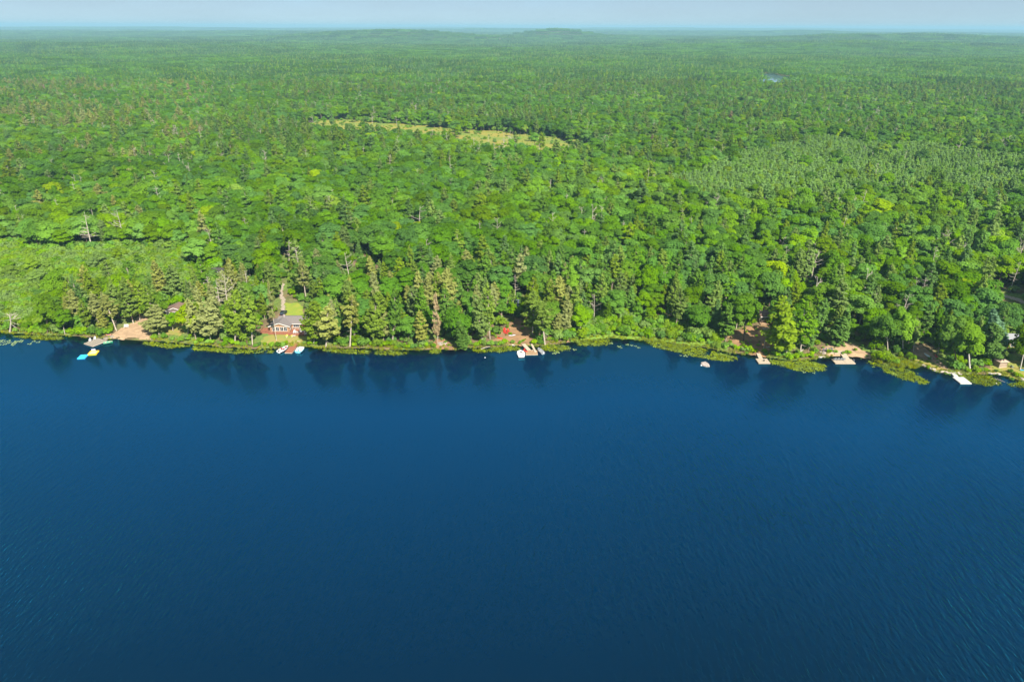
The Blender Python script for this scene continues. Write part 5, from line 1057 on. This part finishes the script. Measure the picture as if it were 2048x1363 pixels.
# grey-roofed cottage with red decks
G = thing('cottage', 'grey-roofed cottage with white lake windows and red decks', 'cottage', (-80.0, 224.0, 0.9))
gable_walls(-6, 0.9, -2, 4.2, -0.6, 2.55, 3.75, 'y').build('wall', wall_t, G); gable_walls(-4.0, 8.0, 0.6, 7.6, -0.6, 2.6, 3.85, 'x').build('wall', wall_t, G)
gable_roof(G, -6, 0.9, -2, 4.1, 2.55, 3.75, 'y', roof_g); gable_roof(G, -4.0, 8.0, 0.6, 7.6, 2.6, 3.85, 'x', roof_g)
for k in range(4): window(G, (-4.6 + k * 1.28 + (0.25 if k > 1 else 0), -2, 1.35), 1.05, 1.45, mull=1)
window(G, (2.6, 0.6, 1.5), 2.0, 0.9, mull=2); window(G, (0.9, -0.9, 1.4), 0.9, 1.2, 'y')
d_ = MB().box((5.2, 0.57, 1.2), (0.95, 0.06, 2.05)).build('door', maroon, G); MB().box((5.55, 0.52, 1.15), (0.08, 0.06, 0.08)).build('handle', steel, d_); window(G, (7.0, 0.6, 1.5), 0.9, 1.0)
MB().box((-2.2, 3.6, 4.1), (0.6, 0.6, 0.9)).build('chimney', stone, G)
deck_part(G, 'deck', (1.05, -2.0), (7.4, -2.0), 4.9, 0.30, M_red, M_red); deck_part(G, 'deck', (-6.3, -2.9), (1.0, -2.9), 1.6, 0.22, M_red, M_red); deck_part(G, 'deck', (-9.6, -0.6), (-6.15, -0.6), 4.4, 0.20, M_red, M_red)
for (a_, b_) in (((-9.5, -2.7), (-6.3, -2.7)), ((-9.5, -2.7), (-9.5, 1.5)), ((1.3, 0.2), (4.4, 0.2))):
    rl = MB(); rl.tube([(a_[0], a_[1], 1.15), (b_[0], b_[1], 1.15)], .05, 6); n_ = 6
    for k in range(n_ + 1): q = (a_[0] + (b_[0] - a_[0]) * k / n_, a_[1] + (b_[1] - a_[1]) * k / n_); rl.tube([(q[0], q[1], .2), (q[0], q[1], 1.15)], .04, 6)
    rl.build('railing', M_red if a_[0] < 0 else white, G)
MB().box((2.9, -4.75, 0.02), (1.6, 0.6, 0.2)).build('step', M_trimw, G)
for k, (x_, y_) in enumerate([(-79.2, 219.0), (-79.15, 218.2), (-77.4, 218.6)]):
    tp = thing('planter', ['yellow flower tub at the corner of the red deck, upper one', 'yellow flower tub on the lawn by the red deck, lower one', 'yellow flower tub in front of the white chairs'][k], 'flower pot', (x_, y_, float(height(x_, y_))), 0, 'flower tubs by the red deck'); MB().loft([[(math.cos(a) * r_, math.sin(a) * r_, z) for a in np.linspace(0, 6.283, 9)[:-1]] for r_, z in ((.22, 0), (.3, .38))]).build('tub', M_trimw, tp); o = link('flowers', reskin(S_SHAPES[k][0], mat('flower_yellow', (0.75, 0.60, 0.10), 0.8)), None, tp); o.scale = (.25, .25, .3); o.location = (0, 0, .3)
# black car on the driveway
p = at(567, 629); t = thing('parked_car', 'black car parked on the gravel driveway behind the cottage', 'car', p, math.radians(90)); paint = mat('black_car_paint', (0.015, 0.017, 0.022), 0.2, 0, 1, spec=0.6)
MB().loft([[(x_, y_ * w_, z_) for y_, z_ in ((-1, .35), (-1, .75), (-.86, zt), (.86, zt), (1, .75), (1, .35))] for x_, w_, zt in ((-2.25, .78, .80), (-2.0, .9, .95), (-.9, .93, .98), (1.0, .93, .98), (2.0, .9, .92), (2.3, .74, .78))]).build('body', paint, t)
MB().loft([[(x_, y_ * w_, z_) for y_, z_ in ((-.84, .985), (-.66, zt), (.66, zt), (.84, .985))] for x_, w_, zt in ((-2.0, .95, 1.0), (-1.55, .95, 1.58), (.35, .95, 1.62), (1.15, .95, 1.0))]).build('cabin', glass, t); MB().box((-.6, 0, 1.63), (1.75, 1.2, .05)).build('roof_panel', paint, t)
for x_ in (-1.4, 1.45):
    for y_ in (-.82, .82): w_ = MB().tube([(x_, y_ - .1, .33), (x_, y_ + .1, .33)], .33, 12).build('wheel', black, t); MB().tube([(x_, y_ - .11, .33), (x_, y_ + .11, .33)], .18, 10).build('rim', steel, w_)
for y_ in (-.6, .6): MB().box((2.27, y_, .62), (.08, .3, .14)).build('headlight', white, t); MB().box((-2.24, y_, .68), (.06, .28, .16)).build('tail_light', r0, t)
# other cottages, half hidden
def cabin(label, loc, rz, w, d, ze, zr, wm_, rm_, along='x', nwin=2, pm_=None):
    t = thing('cottage', label, 'cottage', loc, rz); gable_walls(-w / 2, w / 2, -d / 2, d / 2, -0.6, ze, zr, along).build('wall', wm_, t); gable_roof(t, -w / 2, w / 2, -d / 2, d / 2, ze, zr, along, rm_)
    for k in range(nwin): window(t, (-w / 2 + w * (k + .5) / (nwin + 1), -d / 2, 1.45), 1.0, 1.1)
    d__ = MB().box((w / 2 - 1.2, -d / 2 - .03, 1.0), (.95, .06, 2.0)).build('door', white, t); MB().box((w / 2 - .85, -d / 2 - .08, 1.0), (.08, .06, .08)).build('handle', steel, d__)
    deck_part(t, 'porch', (-w / 2, -d / 2 - .95), (w / 2, -d / 2 - .95), 1.7, 0.12, pm_ or M_tan, pm_ or M_tan); return t
M_dark = mat('dark_porch_boards', (0.12, 0.10, 0.09), 0.9, 0.2, 5)
cabin('brown-roofed cottage half hidden by the lime green maple', at(356, 628), 0.1, 7.0, 5.5, 2.4, 3.8, wall_d, roof_b, 'y'); cabin('dark blue-roofed cabin in deep shade behind the orange clearing', at(1041, 616), 0.0, 6.0, 5.0, 2.4, 3.6, wall_d, roof_d, 'x', 2, M_dark)
cabin('dark cottage among trees behind the square-ended dock', at(1533, 638), 0.05, 8.0, 6.0, 2.6, 4.0, wall_d, roof_b); cabin('pale-roofed cottage half hidden behind the tan pavilion', at(2030, 690), -0.1, 9.0, 6.5, 2.7, 4.3, wall_t, mat('pale_metal_roof', (0.26, 0.27, 0.285), 0.5, 0.1, 2))
cabin('grey-roofed cottage deep among trees by the shaded drive', at(1622, 596), 0.2, 8.0, 6.0, 2.7, 4.3, wall_d, mat('bluegrey_roof', (0.12, 0.125, 0.145), 0.7, 0.1, 2))
t = cabin('small dark shed in the trees behind the lime green maple', at(438, 550), 0.1, 4.5, 3.5, 2.4, 3.4, wall_d, mat('tarred_roof', (0.05, 0.045, 0.04), 0.9, 0.2, 3), 'x', 1)
p = at(429, 553); t = thing('post', 'white post standing beside the small dark shed', 'post', p); MB().tube([(0, 0, -.3), (0, 0, 2.6)], .11, 8).build('pole', white, t); MB().box((0, 0, 2.66), (.32, .32, .1), 0, .7).build('cap', white, t)
# tan pavilion
p = at(2003.5, 734.6); t = thing('pavilion', 'little tan pavilion with a peaked roof on the yellow lawn', 'pavilion', p + Vector((0, 1.2, 0)), 0.12); M_pv = mat('tan_cedar', (0.34, 0.26, 0.19), 0.85, 0.12, 5)
MB().box((0, 0, .08), (2.9, 2.9, .24)).build('floor', M_pale, t)
for x_ in (-1.25, 1.25):
    for y_ in (-1.25, 1.25): MB().box((x_, y_, 1.15), (.14, .14, 1.9)).build('post', M_pv, t)
for k in range(4):
    a_ = k * math.pi / 2
    for j in range(9): MB().box(tuple(Matrix.Rotation(a_, 3, 'Z') @ Vector((-1.1 + j * .275, 1.25, .95))), (.25, .05, 1.45), a_).build('plank', M_pv, t)
RW = 1.75; MB().add([(-RW, -RW, 2.05), (RW, -RW, 2.05), (RW, RW, 2.05), (-RW, RW, 2.05), (0, 0, 3.0)], [(0, 1, 4), (1, 2, 4), (2, 3, 4), (3, 0, 4), (3, 2, 1, 0)]).build('roof', mat('tan_shingle', (0.38, 0.29, 0.22), 0.95, 0.1, 5), t)
# flagpole, picnic bench, logs, stump
p = at(1526, 703); t = thing('flagpole', 'thin white flagpole with a faded flag near the square-ended dock', 'flagpole', p); MB().tube([(0, 0, -.3), (0, 0, 4.6)], [.05, .03], 6).build('pole', white, t); MB().loft([[(0.02 + x_, .07 * math.sin(x_ * 6), z_) for x_ in np.linspace(0, .8, 6)] + [(0.02 + x_, .07 * math.sin(x_ * 6) + .02, z_) for x_ in np.linspace(.8, 0, 6)] for z_ in (3.9, 4.5)]).build('flag', mat('faded_pink_cloth', (0.70, 0.42, 0.38), 0.9), t)
p = at(1533, 660); t = thing('picnic_table', 'pale picnic table on the reddish clearing', 'picnic table', p, .05); MB().box((0, 0, .74), (3.0, .8, .06)).build('table_top', M_pale, t)
for k in (-1, 1): MB().box((0, k * .75, .44), (3.0, .28, .05)).build('bench', M_pale, t); MB().box((k * 1.1, 0, .36), (.08, 1.5, .72), 0, .55).build('leg_frame', M_pale, t)
def log(label, a, b, r, m=BARK['dead'], z=0.25):
    pa, pb = at(*a), at(*b); t = thing('fallen_log', label, 'log', pa); q = pb - pa; MB().tube([(0, 0, z), tuple(q * .5 + Vector((0, 0, z + .15))), tuple(q + Vector((0, 0, z)))], [r, r * .85, r * .5], 7).build('trunk', m, t)
    for k in range(4): s = q * (.3 + .17 * k); MB().tube([tuple(s + Vector((0, 0, z))), tuple(s + Vector((random.uniform(-.8, .8), random.uniform(-.6, .6), z + .7)))], [r * .3, .02], 5).build('branch', m, t)
log('pale fallen log by the water under the big layered pine', (1594, 712), (1607, 699), .2); log('bleached log lying at the waterline below the marsh', (962, 699), (980, 694), .14); log('grey drift log floating on the shallows by the pavilion', (1985, 756), (2010, 764), .1, z=.02)
p = at(1135, 682); p.z = .1; t = thing('tree_stump', 'uprooted brown stump with tangled roots in the water', 'stump', p); mb = MB(); mb.tube([(0, 0, -.3), (0.1, 0, .8), (.2, .1, 1.2)], [.35, .3, .25], 7); mb.build('trunk', mat('rust_brown_wood', (0.42, 0.22, 0.15), .9, .2, 3), t)
for k in range(11): a_ = k * .571; MB().tube([(0.1, 0, .6), (math.cos(a_) * .8, math.sin(a_) * .8, 1.1 + .3 * math.sin(k * 2)), (math.cos(a_) * 1.5, math.sin(a_) * 1.5, .9 + .9 * math.sin(k * 1.3))], [.1, .06, .015], 5).build('root', MATS['rust_brown_wood'], t)
p = at(1645, 705.5); t = thing('fire_pit', 'dark round fire pit beside the dark chairs', 'fire pit', p)
for k in range(12): a_ = k * math.pi / 6; rock(None, Vector((math.cos(a_) * .75, math.sin(a_) * .75, .12)), (.24, .2, .25), k + 90, stone, 'stone', None, t)
MB().tube([(0, 0, .02), (0, 0, .08)], .6, 10).build('ash', black, t)
# ------------------------------------------------------------------ the air
hm = bpy.data.materials.new('haze_air'); hm.use_nodes = True; hn = hm.node_tree.nodes; hn.clear()
ho = hn.new('ShaderNodeOutputMaterial'); pv = hn.new('ShaderNodeVolumePrincipled'); pv.inputs['Color'].default_value = (0.35, 0.65, 0.82, 1); pv.inputs['Density'].default_value = 0.00011; pv.inputs['Anisotropy'].default_value = 0.0
hm.node_tree.links.new(pv.outputs[0], ho.inputs['Volume'])
hb = MB(); hb.box((0, 18000, 62), (90000, 44000, 150)); tag(hb.build('haze', hm), 'thin bluish summer haze over lake and forest', None, None, 'stuff')
